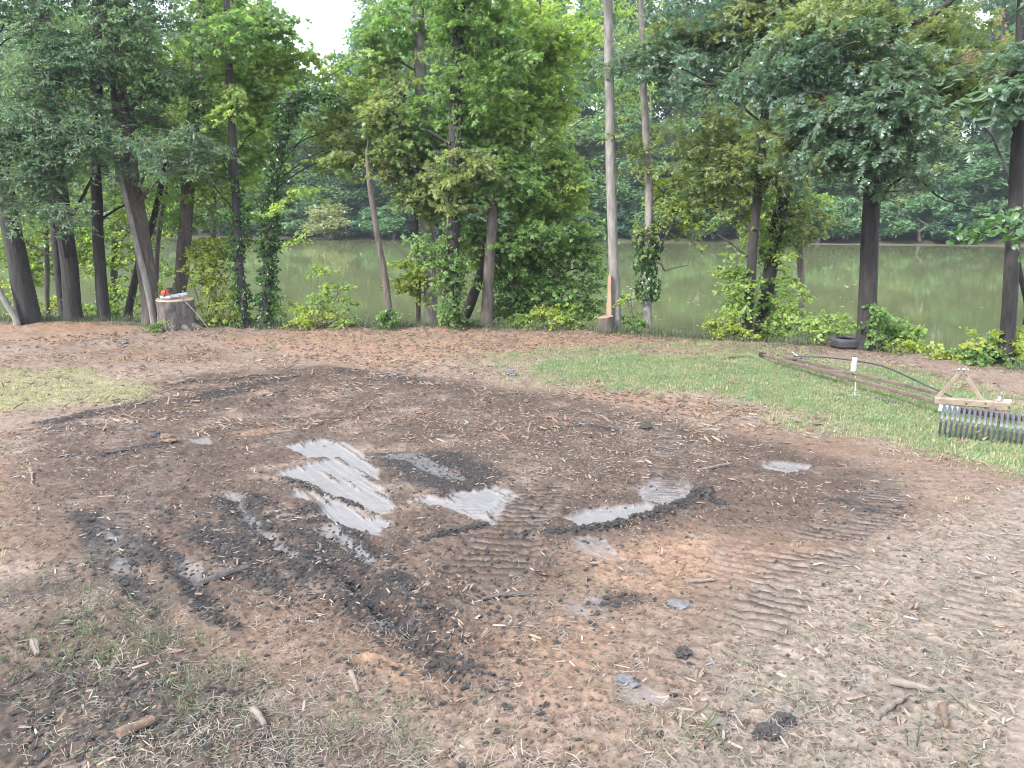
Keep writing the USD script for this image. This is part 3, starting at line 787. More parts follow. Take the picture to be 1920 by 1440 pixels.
def place_far(src, name, label, cat_, x, y, yaw, s, group=None, dz=0.0):
    z = float(base_z(np.array([x]), np.array([y]))[0]) + dz
    xf = UsdGeom.Xform.Define(stage, pname('/World', name))
    xf.AddTranslateOp().Set(Gf.Vec3d(x, y, z)); xf.AddRotateZOp().Set(math.degrees(yaw)); xf.AddScaleOp().Set(Gf.Vec3f(float(s[0]), float(s[0]), float(s[1])))
    p = tag(xf.GetPrim(), label, cat_, group)
    p.GetReferences().AddInternalReference(src); p.SetInstanceable(True)


rng = np.random.default_rng(77)
for row, (off, step, hs) in enumerate([(3.5, 5.0, 0.9), (9, 5.0, 1.0), (16, 5.2, 1.04), (25, 5.4, 1.1)]):
    xs = -158.0 - 3 * row
    while xs < 112 + 4 * row:
        xs += step * rng.uniform(0.7, 1.3)
        k = int(rng.integers(0, 7 if row == 0 else 6))
        yy = yfar(xs) + off + rng.uniform(-2, 2.5)
        ppx = 960 + FPX * xs / (yy * math.cos(PITCH))
        low = 0.96 if 490 < ppx < 680 and row > 0 else (0.85 if row == 0 else (1.5 if 1060 < ppx < 1330 else 1.3))
        place_far(FAR[k], 'far_tree', FARLAB[k], 'tree', xs, yy, rng.uniform(0, 6.28), (rng.uniform(0.85, 1.2), hs * low * rng.uniform(0.88, 1.10)), FARGRP[k])
for xs in np.arange(-108, 108, 2.7):
    for k2, (o2, s2) in enumerate([(5.5, 1.25), (13, 1.5)]):
        xx = float(xs + rng.uniform(-1.2, 1.2)); d = rng.random() < 0.45
        place_far('/foliage_library/far_bush_dark' if d else '/foliage_library/far_bush', 'woodland_bush', 'dark undergrowth bush beneath the trees across the lake' if d else 'mid-green undergrowth bush beneath the trees across the lake', 'bush', xx, yfar(xx) + o2 + rng.uniform(-2, 2), rng.uniform(0, 6.28),
                  (rng.uniform(0.9, 1.3), s2 * rng.uniform(0.8, 1.3)), 'dark undergrowth across the lake' if d else 'mid-green undergrowth across the lake', -0.3)
xs = -150.0
while xs < 104:
    xs += rng.uniform(2.4, 4.4)
    d = rng.random() < 0.3
    place_far('/foliage_library/far_bush_dark' if d else '/foliage_library/far_bush', 'shore_bush', 'dark bush overhanging the far waterline' if d else 'mid-green bush overhanging the far waterline', 'bush', xs, yfar(xs) + rng.uniform(-0.3, 1.8), rng.uniform(0, 6.28),
              (rng.uniform(0.75, 1.25), rng.uniform(0.7, 1.35)), 'dark bushes on the far waterline' if d else 'mid-green bushes on the far waterline', -0.2)
wp = at(612, 445, 93)
place_far('/foliage_library/far_willow', 'willow_bush', 'rounded yellow-green bush glowing at the far waterline left of centre', 'bush', wp[0], yfar(wp[0]) - 0.6, 0.3, (0.82, 0.62), None, -0.5)
# strip of pale driftwood and mud along the far waterline
lx = np.linspace(28, 60, 30)
part(None, 'driftwood_log', tube(np.stack([lx, yfar(lx) - 1.6 + 0.3 * np.sin(lx), np.full_like(lx, WATER + 0.02)], 1), 0.055, 6), BARK['brown'], True, None)
tag(stage.GetPrimAtPath('/World/driftwood_log'), 'long pale driftwood line lying along the far waterline', 'driftwood')

# ------------------------------------------------------------------ trees on the near bank
F, M_, Lt, Yl, OK, OL, ST, SL = ('fine', 'fine'), ('broad', 'mid'), ('broad', 'light'), ('broad', 'yellow'), ('oak', 'oak'), ('oak', 'olive'), ('star', 'mid'), ('star', 'light')
FM, FL, BO, SO = ('fine', 'mid'), ('fine', 'light'), ('broad', 'olive'), ('star', 'olive')
TALL = 9.5
tree('leaning_tree', 'thick dark trunk leaning left at the left edge of the photo', 19.0, [(58, 606), (38, 500), (18, 400), (-8, 290), (-40, 160)], [40, 34, 32, 30, 26], 'dark',
     [(20, 330, 110, 70, 17.6, 150, F), (-40, 120, 150, 130, 18, 160, F), (60, 230, 110, 70, 17.5, 120, F), (10, 60, 120, 90, 17.5, 150, F), (-60, -150, 160, 140, 19, 100, F)], 1, TALL)
tree('dead_stem', 'thin grey bare stem leaning left at the bottom left corner of the woods', 18.6, [(32, 604), (12, 568), (-8, 530), (-30, 480)], [11, 10, 9, 6], 'grey', (), 2, limbs=False, sides=8)
tree('thin_tree', 'very thin trunk between the leaning left trunk and the twin trunks', 21.5, [(90, 596), (88, 500), (86, 420), (84, 330), (80, 200)], [9, 8, 8, 7, 6], 'brown', [(90, 390, 60, 50, 21.5, 60, FL), (80, 180, 80, 90, 21.5, 90, FM)], 3, 10, sides=10)
tree('dark_tree', 'black slender trunk close behind the thick straight trunk on the left', 20.6, [(122, 602), (108, 470), (96, 380), (85, 290), (78, 150)], [17, 15, 14, 13, 11], 'dark', [(70, 120, 110, 110, 20.5, 130, FM), (30, 440, 60, 50, 20.8, 50, FL), (130, 330, 70, 60, 20.5, 70, FM)], 4, TALL)
tree('dark_tree', 'thick dark trunk with dense blue-green crown, third large trunk from the left', 19.3, [(138, 604), (128, 500), (116, 400), (106, 320), (94, 200), (84, 60)], [31, 29, 27, 26, 24, 20], 'dark',
     [(110, 210, 120, 90, 17.4, 180, F), (150, 90, 120, 100, 17.5, 170, F), (60, 290, 90, 60, 17.6, 90, F), (205, 290, 80, 45, 17.3, 64, F), (90, -20, 150, 80, 17.5, 150, F), (100, 400, 80, 35, 17.3, 40, F), (90, -200, 200, 120, 18, 100, F)], 5, TALL)
tree('straight_tree', 'dark straight trunk standing alone between two thicker leaning trunks', 19.6, [(194, 604), (188, 480), (182, 380), (178, 290), (180, 150), (182, 20)], [22, 20, 19, 18, 16, 14], 'dark',
     [(250, 170, 90, 80, 19.6, 90, F), (180, 60, 100, 80, 20.4, 90, FM), (270, 370, 60, 36, 20.4, 36, FM), (180, -140, 140, 110, 19, 90, F)], 6, TALL)
tree('leaning_tree', 'tall brown trunk leaning left behind the stump', 18.9, [(284, 600), (276, 520), (262, 430), (242, 310), (222, 170), (208, 50), (200, -60)], [32, 29, 28, 27, 25, 23, 20], 'brown',
     [(310, 215, 100, 70, 18.8, 90, F), (290, 290, 60, 40, 17.6, 40, F), (290, 70, 110, 90, 18, 140, F), (350, 280, 60, 50, 17.5, 60, F), (220, -40, 150, 80, 18, 130, F), (330, 130, 90, 80, 18.2, 110, FM), (230, -200, 180, 120, 18, 90, F)], 7, TALL)
tree('thin_tree', 'thin pale stem leaning left across the brown trunk by the stump', 18.4, [(291, 612), (276, 540), (256, 460), (238, 380), (214, 292)], [12, 11, 10, 9, 7], 'grey', [(200, 270, 50, 40, 18.2, 30, F)], 8, sides=10)
tree('crooked_tree', 'dark crooked stem leaning right behind the brown trunk', 20.5, [(240, 600), (250, 540), (262, 490), (284, 420), (304, 340), (322, 270)], [14, 13, 12, 11, 10, 8], 'dark', [(320, 250, 70, 60, 20.5, 70, FM)], 9, sides=10)
tree('thin_tree', 'slim brown stem seen in the gap left of the upright trunk behind the stump', 21.5, [(292, 600), (293, 500), (300, 420), (318, 330), (330, 250)], [10, 9, 9, 8, 6], 'brown', [(330, 240, 60, 60, 21.5, 60, FL)], 10, sides=10)
tree('upright_tree', 'upright dark brown trunk rising directly behind the stump', 20.0, [(337, 590), (342, 500), (347, 420), (354, 330), (362, 230), (372, 100), (380, -20)], [25, 23, 22, 20, 18, 16, 14], 'brown',
     [(410, 200, 80, 80, 20.6, 90, FM), (390, 90, 90, 80, 20.6, 90, SL), (420, 20, 100, 60, 20, 120, ST), (350, 400, 60, 30, 20, 30, FM), (400, -140, 140, 100, 20, 80, FM)], 11, TALL)
tree('slender_tree', 'black slender trunk just left of the ivy-covered arching tree', 18.4, [(459, 618), (449, 500), (443, 400), (437, 290), (432, 190), (428, 80)], [17, 15, 14, 13, 12, 10], 'dark',
     [(430, 130, 90, 80, 19.6, 90, SL), (428, 70, 70, 50, 18.0, 50, ST), (440, 190, 40, 30, 18.0, 14, SL), (395, 280, 70, 60, 19.6, 60, FM), (480, 40, 60, 50, 19.0, 60, ST), (475, 250, 60, 60, 19.8, 50, SL), (385, 330, 70, 45, 19.8, 50, SL)], 12, 11, sides=12)
archt, archp, archb = tree('arching_tree', 'ivy-wrapped tree whose top arches over to the right above the water', 18.3, [(494, 616), (502, 520), (508, 430), (515, 340), (524, 270), (540, 205), (570, 172), (610, 176), (650, 205)], [17, 16, 15, 14, 14, 13, 12, 9, 4], 'dark',
     [(640, 225, 50, 40, 19.8, 30, SO), (655, 160, 50, 45, 19.8, 36, SL), (560, 125, 75, 32, 19.8, 60, SL), (590, 245, 45, 30, 20.5, 16, SL), (650, 270, 50, 40, 19.2, 34, SO), (470, 370, 50, 50, 19.4, 30, SL), (480, 180, 50, 70, 20.2, 50, SL), (610, 300, 40, 24, 19.2, 14, SL), (550, 370, 24, 26, 18.2, 9, SL), (545, 445, 16, 30, 18.2, 6, Lt), (660, 120, 40, 30, 19.5, 20, SL)], 13, sides=12)
tree('slender_tree', 'thin leaning bare trunk standing over open water left of centre', 18.2, [(733, 622), (724, 540), (712, 470), (702, 410), (692, 335), (688, 280)], [15, 13, 12, 11, 10, 6], 'brown',
     [(695, 255, 40, 45, 18.9, 26, SO), (735, 270, 45, 45, 18.8, 40, ST)], 14, sides=12)
tree('thin_tree', 'thinnest straight stem between the bare leaning trunk and the grey trunk', 20.5, [(784, 614), (784, 520), (780, 420), (776, 320)], [9, 8, 8, 6], 'brown', [(760, 500, 40, 35, 20.5, 24, Yl), (790, 545, 30, 25, 20.5, 10, Yl), (770, 300, 60, 60, 20.5, 40, SO)], 15, sides=10)
tree('tall_tree', 'tall grey trunk rising out of the frame behind the central clump', 20.5, [(809, 612), (804, 480), (800, 400), (794, 250), (789, 130), (784, 0), (780, -120)], [25, 23, 22, 21, 20, 19, 17], 'grey',
     [(760, 60, 90, 70, 20.5, 110, ST), (730, 170, 80, 70, 20, 90, SO), (830, 30, 70, 60, 20.5, 60, ST), (770, -160, 180, 120, 20.5, 110, ST), (700, 90, 60, 40, 20, 40, ST)], 16, 9.5)
ct, cp, cb = tree('clump_tree', 'dark vine-hung trunk in the middle of the central clump', 18.4, [(846, 614), (848, 500), (850, 400), (853, 280), (857, 150), (862, 0), (866, -140)], [32, 28, 26, 24, 22, 20, 18], 'dark',
     [(775, 250, 95, 75, 19.2, 120, ST), (790, 370, 60, 60, 18.9, 70, SO), (880, 200, 70, 90, 19.4, 80, M_), (730, 215, 50, 60, 18.6, 55, SO), (880, 330, 70, 60, 17.9, 70, SO), (800, 340, 40, 50, 19.2, 36, ST), (900, 110, 80, 80, 18, 110, ST), (880, -30, 110, 80, 18, 120, ST), (740, 310, 55, 45, 18.6, 44, SO), (860, 60, 60, 60, 19.6, 40, ST), (870, -200, 170, 120, 18, 110, ST)], 17, 9.5)
tree('leaning_tree', 'black stem leaning right at the foot of the central clump', 19.2, [(866, 612), (882, 570), (903, 505), (918, 440), (930, 360)], [20, 17, 15, 13, 10], 'dark', [(930, 330, 70, 60, 19.2, 70, M_), (950, 260, 70, 60, 19.4, 70, Lt)], 18, sides=12)
tree('broken_tree', 'grey-brown trunk with a broken crotch just right of the central clump', 18.3, [(911, 616), (915, 540), (919, 470), (923, 400), (927, 352)], [24, 21, 20, 19, 15], 'brown', [(960, 330, 80, 60, 18.6, 100, M_), (890, 430, 50, 40, 19.4, 36, M_), (990, 430, 80, 50, 18.6, 90, ST)], 19, sides=12)
tree('maple_tree', 'bushy light green tree hanging low over the water right of the central clump', 21.0, [(960, 610), (968, 540), (975, 440), (985, 300), (1000, 150), (1010, 0)], [18, 16, 15, 13, 11, 9], 'brown',
     [(1010, 500, 100, 60, 19.5, 190, M_), (1060, 560, 70, 45, 19.2, 100, M_), (960, 480, 60, 60, 19.5, 80, M_), (1020, 400, 90, 60, 20, 140, SL), (1000, 300, 90, 70, 20, 130, SL), (980, 180, 100, 80, 20, 150, SL), (1000, 60, 100, 80, 20.5, 150, SL), (1060, 320, 50, 50, 20, 50, Lt), (930, 240, 70, 70, 19.5, 80, Lt), (1050, 460, 70, 50, 19.5, 90, ST), (1090, 500, 40, 50, 19.5, 40, M_), (1040, 150, 60, 70, 20.4, 70, SL), (1000, -120, 150, 110, 20.5, 110, SL), (980, 580, 60, 30, 19.6, 50, M_)], 20, 9.5)
cutt, cutp, cutb = tree('pale_tree', 'tall pale grey trunk with a fresh orange saw cut at its foot', 17.8, [(1156, 622), (1154, 560), (1150, 480), (1147, 380), (1144, 250), (1143, 120), (1141, 0), (1139, -120)], [19, 18, 18, 17, 17, 16, 15, 14], 'grey',
     [(1130, 130, 30, 25, 17.8, 8, OK), (1200, 100, 60, 30, 17.6, 16, OK), (1140, -200, 140, 110, 17.8, 80, ST)], 21, 9.5)
tree('ivy_tree', 'thin grey trunk with an ivy sleeve at mid height right of the pale tree', 18.0, [(1216, 624), (1213, 540), (1214, 460), (1217, 390), (1214, 320), (1209, 230), (1206, 120)], [17, 15, 14, 13, 12, 11, 8], 'grey',
     [(1200, 330, 30, 40, 18, 14, BO), (1240, 420, 60, 40, 18, 24, BO), (1190, 260, 40, 50, 18, 18, BO), (1250, 360, 50, 50, 18.6, 26, Yl)], 22, 9, sides=12)
tree('oak_tree', 'dark slim oak trunk leaning right with long horizontal limb, left of the tyre', 17.0, [(1400, 640), (1405, 550), (1410, 470), (1419, 380), (1428, 280), (1437, 190), (1446, 90), (1456, -20)], [19, 17, 16, 15, 14, 13, 12, 10], 'dark',
     [(1300, 150, 110, 60, 16.8, 82, OK), (1380, 90, 100, 70, 16.8, 98, OK), (1240, 110, 70, 40, 16.8, 27, OK), (1340, 240, 80, 50, 17.4, 56, OL), (1400, 320, 80, 45, 17, 60, OL), (1290, 60, 70, 45, 17.4, 44, OL), (1450, 20, 120, 60, 16.8, 110, OL), (1340, 20, 90, 50, 17, 65, OK), (1310, 320, 55, 40, 17.6, 26, OL), (1340, 385, 80, 30, 17.8, 30, BO), (1280, 410, 40, 26, 18, 12, Yl), (1450, 330, 50, 50, 17, 24, OK), (1400, -150, 180, 110, 17, 82, OK)], 23, 12, sides=12)
ivt, ivp, ivb = tree('leaning_tree', 'dark vine-covered trunk leaning right just behind the slim oak', 18.0, [(1424, 640), (1436, 560), (1450, 480), (1464, 400), (1476, 330), (1488, 250)], [26, 24, 22, 20, 18, 15], 'dark',
     [(1480, 260, 70, 60, 18, 80, OL), (1500, 400, 45, 50, 17.8, 40, BO), (1440, 430, 40, 60, 17.8, 40, Lt)], 24, 9)
tree('oak_tree', 'large dark oak trunk standing right beside the tyre', 15.3, [(1622, 660), (1626, 560), (1631, 450), (1637, 350), (1646, 240), (1656, 140), (1665, 50), (1674, -60)], [36, 33, 31, 30, 28, 26, 25, 23], 'dark',
     [(1560, 220, 110, 70, 14.3, 98, OK), (1650, 190, 90, 60, 14.0, 82, OK), (1500, 130, 100, 60, 14.6, 82, OK), (1600, 110, 100, 60, 14.2, 73, OK), (1680, 270, 80, 40, 14.2, 49, OK), (1560, 290, 70, 35, 14.4, 36, OK), (1720, 130, 70, 60, 14.6, 45, OL), (1500, 240, 70, 50, 14.8, 55, OL), (1560, 30, 110, 50, 14.8, 80, OL), (1760, 60, 70, 50, 15, 36, OL), (1780, 170, 60, 50, 15, 30, OL), (1620, -160, 200, 110, 15, 90, OK), (1700, 330, 60, 25, 14.2, 13, OK)], 25, 9.5)
tree('edge_tree', 'dark trunk at the right edge of the photo with a hanging leafy branch', 13.6, [(1884, 690), (1890, 590), (1896, 490), (1903, 390), (1909, 290), (1914, 180), (1918, 60)], [27, 25, 24, 23, 22, 20, 18], 'dark',
     [(1900, 130, 40, 60, 13, 20, ('big', 'oak')), (1850, 85, 60, 50, 17, 17, ('oak', 'red')), (1855, 200, 60, 40, 17, 15, ('oak', 'red')), (1840, 130, 60, 50, 15, 24, OL), (1950, 80, 90, 90, 13, 49, OK), (1900, -150, 150, 110, 13.6, 65, OK)], 26, 9.5)
tree('thin_tree', 'thin dark stem crossing behind the trunk at the right edge', 14.2, [(1925, 600), (1912, 510), (1905, 470)], [12, 10, 8], 'dark', (), 27, limbs=False, sides=8)
# trees behind, further along the bank, whose light green crowns fill the gaps
BACK = [('pale_backdrop_tree', 'light green tree standing in the water gap behind the left trunks', 26, [(60, 560), (64, 400), (70, 200), (72, 0)], [14, 12, 10, 8], [(60, 470, 90, 60, 25, 110, Lt), (40, 380, 90, 70, 25, 110, FL), (130, 440, 80, 60, 25, 90, Lt), (90, 270, 110, 80, 25, 130, FM), (60, 120, 140, 100, 25, 140, FM)]),
        ('pale_backdrop_tree', 'light green tree behind the straight dark trunk and the brown leaning one', 26, [(215, 570), (218, 430), (225, 250), (228, 60)], [13, 12, 10, 8], [(215, 470, 80, 60, 25, 90, Lt), (210, 360, 80, 70, 25, 90, FL), (300, 400, 70, 60, 25, 80, Lt), (230, 240, 110, 80, 25, 120, FM), (330, 330, 70, 60, 25, 80, FM), (270, 110, 130, 100, 25, 140, FM), (290, 510, 50, 40, 25, 30, Lt)]),
        ('pale_backdrop_tree', 'light green tree behind the upright trunk and the slender black one', 25, [(402, 580), (400, 430), (405, 250), (410, 60)], [12, 11, 10, 8], [(400, 340, 70, 50, 24.5, 60, SL), (430, 220, 90, 80, 24.5, 100, SL), (420, 80, 100, 90, 24.5, 110, SL), (480, 300, 60, 60, 24.5, 50, SL)]),
        ('pale_backdrop_tree', 'yellow-green tree partly hidden between the slim oak and the large oak', 24, [(1500, 600), (1500, 420), (1504, 250), (1510, 60)], [13, 12, 10, 8], [(1500, 390, 50, 50, 23.5, 40, Lt), (1480, 330, 60, 40, 23.5, 40, Yl), (1560, 90, 110, 70, 23.5, 80, Lt), (1720, 90, 90, 70, 23.5, 60, SO), (1700, 200, 90, 60, 23.5, 40, SO), (1400, 200, 90, 80, 23.5, 60, SO), (1420, 400, 50, 40, 23.5, 26, Yl)]),
        ('pale_backdrop_tree', 'light green tree whose crown fills the top right of the central clump', 24, [(1040, 600), (1042, 430), (1046, 250), (1050, 60)], [12, 11, 10, 8], [(1060, 70, 90, 80, 23.5, 80, SL), (930, 60, 80, 80, 23.5, 80, SL), (1185, 60, 60, 70, 24, 60, FL), (1110, 90, 50, 70, 24, 60, SL), (1200, 170, 40, 50, 24, 26, FL), (900, 180, 70, 70, 23.5, 60, Lt)])]
for k, (nm, lb, D, ln, wd, bl) in enumerate(BACK):
    tree(nm, lb, D, ln, wd, 'brown', bl, 60 + k, sides=10)

# ivy and vines, each a plant of its own
def ivy(label, pts, lo, hi, rad, n, kind, seed):
    rng = np.random.default_rng(seed)
    c = smoothline(pts, 120)
    k = rng.uniform(lo, hi, n) * 119
    p = c[k.astype(int)] + norm(rng.normal(size=(n, 3)) * [1, 1, 0.3]) * (rad * rng.uniform(0.5, 1.15, n))[:, None]
    b = c[int(lo * 119)]
    t = thing('ivy', label, 'ivy', b)
    a = np.linspace(0, 10, 50)
    cc = c[np.linspace(int(lo * 119), int(hi * 119), 50).astype(int)]
    st = tube(cc - b + 0.8 * rad * np.stack([np.cos(a), np.sin(a), 0 * a], 1) * np.sin(np.pi * np.linspace(0.1, 1, 50))[:, None], 0.012, 5)
    part(t, 'stem', st, BARK['brown'], True)
    crown(t, 'foliage', kind, p, rng, b, 1.0, 0.9)


IV = ('ivy', 'ivy')
ivy('dense ivy sleeve on the tree that arches over the water', archp, 0.02, 0.99, 0.12, 460, IV, 201)
ivy('ivy climbing the black slender trunk', [at(459, 618, 18.4), at(449, 500, 18.4), at(443, 400, 18.4), at(437, 290, 18.4)], 0.05, 0.95, 0.10, 110, IV, 202)
ivy('leafy vine hanging on the dark trunk of the central clump', cp, 0.02, 0.8, 0.24, 300, ('ivy', 'mid'), 203)
ivy('ivy sleeve halfway up the thin grey trunk', [at(1214, 560, 18), at(1213, 500, 18), at(1215, 420, 18)], 0.02, 0.98, 0.13, 160, IV, 204)
ivy('vine thick on the dark leaning trunk behind the slim oak', ivp, 0.05, 0.75, 0.26, 150, ('ivy', 'mid'), 205)
ivy('ivy at the foot of the large oak', [at(1640, 655, 15.1), at(1643, 600, 15.1), at(1640, 560, 15.1)], 0.0, 0.9, 0.14, 40, ('ivy', 'mid'), 206)
ivy('small ivy at the foot of the bare leaning trunk', [at(733, 625, 18.1), at(730, 590, 18.1), at(727, 575, 18.1)], 0.0, 0.9, 0.15, 36, ('ivy', 'mid'), 207)


# ------------------------------------------------------------------ shrubs and young plants on the bank
def shrub(label, px, py, D, blobs, seed, name='bank_shrub', stems=5, category='shrub', scale=0.8):
    rng = np.random.default_rng(seed)
    b = at(px, py, D); b[2] = float(gz(b[0], b[1]))
    t = thing(name, label, category, b)
    for k, (cx, cy, rx, ry, Db, n, kind) in enumerate(blobs):
        c = at(cx, cy, Db)
        for q in range(max(1, stems // len(blobs))):
            e = c + rng.normal(0, 0.3, 3) * [rx * Db / FPX, 0.3, ry * Db / FPX]
            m = limb(b + rng.normal(0, 0.08, 3) * [1, 1, 0], e, 0.013, seed * 17 + k * 5 + q, 0.1, 8, 2)
            part(t, 'stem', (m[0] - b, m[1]), BARK['twig'], True)
    gr = {}
    for (cx, cy, rx, ry, Db, n, kind) in blobs:
        s = Db / FPX
        gr.setdefault(kind, []).append((at(cx, cy, Db), (rx * s, max(0.3, 0.6 * rx * s), ry * s), n))
    for kind, bl in gr.items():
        crown(t, 'foliage', kind, scatter_blobs(bl, rng, 0.44, 0.5), rng, b, scale, 0.5)


shrub('sparse yellow-green shrub spreading over the water right of the stump', 390, 615, 19.6, [(400, 500, 45, 40, 19.0, 46, Yl), (420, 575, 55, 34, 18.8, 50, Yl), (375, 465, 40, 22, 19.4, 22, Yl), (440, 470, 40, 34, 19.4, 30, Yl), (520, 560, 30, 40, 19.2, 14, Lt)], 301)
shrub('young sapling with clumps of pale leaves standing alone before the open water', 598, 620, 18.2, [(606, 500, 22, 14, 18.2, 6, Lt), (632, 540, 28, 16, 18.2, 10, Lt), (612, 560, 30, 18, 18.2, 10, Lt), (640, 575, 26, 12, 18.2, 6, Lt), (590, 590, 40, 16, 18.2, 12, Yl)], 302, 'sapling', 8, 'sapling')
shrub('low light green weeds at the foot of the young sapling', 570, 622, 18.0, [(570, 606, 30, 12, 18.0, 22, Yl), (640, 605, 24, 10, 18.0, 10, Lt)], 303, 'bank_weeds', 4, 'weeds', 0.6)
shrub('yellow-green shrub low over the bank left of the saw-cut trunk', 1050, 622, 18.5, [(1030, 590, 60, 26, 18.5, 46, Yl), (1080, 585, 40, 30, 18.5, 30, Lt), (985, 600, 40, 16, 18.4, 22, Lt)], 304)
shrub('small dark green bush between the saw-cut trunk and the ivy-sleeved one', 1190, 622, 17.9, [(1190, 600, 18, 22, 17.9, 16, M_), (1180, 560, 14, 18, 17.9, 6, Lt)], 305)
shrub('bright shrub around the foot of the slim oak', 1395, 632, 16.9, [(1385, 560, 30, 60, 17, 46, Lt), (1370, 615, 40, 20, 16.8, 34, Yl), (1470, 560, 30, 50, 17.4, 40, Lt), (1465, 610, 40, 22, 17, 30, Lt), (1380, 500, 24, 30, 17.2, 18, Lt)], 306)
shrub('tangled thin brush between the slim oak and the tyre', 1530, 640, 16.2, [(1520, 610, 50, 16, 16.3, 20, Lt), (1575, 615, 36, 14, 16, 14, Lt), (1560, 590, 40, 14, 16.4, 8, Lt)], 307, 'brush', 14, 'brush')
shrub('round dark bush close right of the large oak trunk', 1672, 655, 15.4, [(1672, 620, 26, 28, 15.4, 44, M_)], 308)
shrub('light green weeds at the water side of the round dark bush', 1710, 668, 15.2, [(1710, 625, 26, 20, 15.3, 22, Lt), (1700, 652, 34, 12, 15.0, 22, Yl), (1730, 650, 16, 8, 15, 4, Lt)], 309, 'bank_weeds', 5, 'weeds', 0.7)
shrub('small yellow-green weeds on the bank before the bare water at right', 1782, 680, 14.2, [(1782, 664, 20, 10, 14.2, 14, Yl)], 310, 'bank_weeds', 4, 'weeds', 0.6)
shrub('leafy bush at the foot of the trunk at the right edge', 1860, 690, 13.6, [(1850, 660, 36, 24, 13.7, 40, M_), (1905, 650, 30, 40, 13.8, 44, Yl), (1840, 640, 30, 14, 13.9, 14, Yl)], 311)
shrub('green undergrowth at the foot of the central clump', 850, 618, 18.1, [(838, 510, 30, 60, 17.9, 36, M_), (805, 470, 40, 34, 17.9, 26, M_), (850, 590, 22, 18, 18, 12, M_), (885, 470, 36, 44, 19.4, 34, Lt)], 312)
shrub('green undergrowth behind the twin trunks on the left', 225, 610, 21, [(220, 560, 50, 40, 21.2, 40, Lt), (170, 585, 40, 24, 21, 20, Lt), (275, 560, 40, 40, 21, 24, Lt), (80, 570, 60, 30, 22, 30, Yl), (20, 540, 40, 40, 22, 20, Yl)], 313)
shrub('low green sprouts on the ground at the foot of the stump', 292, 618, 18.0, [(290, 613, 22, 8, 17.7, 14, M_)], 314, 'sprouts', 2, 'weeds', 0.5)

# ------------------------------------------------------------------ stump with chainsaw
sb = at(332, 612, 18.3); sb[2] = float(gz(sb[0], sb[1])) - 0.03
ts = thing('tree_stump', 'wide grey sawn stump carrying the chainsaw', 'stump', sb)
ns, nh = 48, 16
a = np.arange(ns) * 2 * np.pi / ns
hh = np.linspace(0, 0.74, nh)
AA, HH = np.meshgrid(a, hh)
rad = (0.43 + 0.14 * np.exp(-HH / 0.13) * (0.5 + 0.5 * np.cos(5 * AA + 0.6)) + 0.03 * np.sin(3 * AA + 1) + 0.05 * (fbm(np.stack([np.cos(AA) * 4, np.sin(AA) * 4, HH * 2.2], -1), 4, 3) - 0.5) * 2)
topz = HH + (HH / 0.74) * (0.02 * np.cos(AA - 2.6))
sv = np.stack([rad * np.cos(AA), rad * np.sin(AA), topz], -1).reshape(-1, 3)
ii, jj = np.meshgrid(np.arange(nh - 1), np.arange(ns), indexing='ij')
q = np.stack([ii * ns + jj, ii * ns + (jj + 1) % ns, (ii + 1) * ns + (jj + 1) % ns, (ii + 1) * ns + jj], -1).reshape(-1, 4)
part(ts, 'bark', (sv, q), STUMPBARK, True)
rim = sv[-ns:]
cutv = np.vstack([rim * [1.0, 1.0, 1] + [0, 0, 0.001], rim * [0.97, 0.97, 1] + [0, 0, 0.022], rim * [0.5, 0.5, 1] + [0, 0, 0.030], [[0, 0, rim[:, 2].mean() + 0.03]]])
kk = np.arange(ns); kn = (kk + 1) % ns
part(ts, 'cut_top', (cutv, np.vstack([np.stack([kk, kn, kn + ns], 1), np.stack([kk, kn + ns, kk + ns], 1), np.stack([kk + ns, kn + ns, kn + 2 * ns], 1), np.stack([kk + ns, kn + 2 * ns, kk + 2 * ns], 1), np.stack([kk + 2 * ns, kn + 2 * ns, np.full(ns, 3 * ns)], 1)])), STUMPTOP, 40)
for k in range(7):
    aa = -1.9 + k * 0.55
    r0 = np.array([0.45 * math.cos(aa), 0.45 * math.sin(aa), 0.10]); r1 = np.array([0.80 * math.cos(aa + 0.1), 0.80 * math.sin(aa + 0.1), -0.05])
    part(ts, 'root', tube(smoothline([r0, (r0 + r1) / 2 + [0, 0, 0.02], r1], 8), np.linspace(0.085, 0.03, 8), 8), STUMPBARK, True)
# chainsaw
top = sb + np.array([-0.10, -0.16, 0.775])
cs = thing('chainsaw', 'orange and white chainsaw lying on the wide stump', 'chainsaw', top)
import manifold3d as m3


def rbox(cx, cy, cz, sx, sy, sz, r=0.015, rz=0.0):
    pts = [m3.Manifold.sphere(r, 12).translate((x_ * (sx / 2 - r), y_ * (sy / 2 - r), z_ * (sz / 2 - r))) for x_ in (-1, 1) for y_ in (-1, 1) for z_ in (-1, 1)]
    m = m3.Manifold.batch_hull(pts).rotate((0, 0, math.degrees(rz))).translate((cx, cy, cz)).to_mesh()
    return np.array(m.vert_properties[:, :3]), np.array(m.tri_verts)


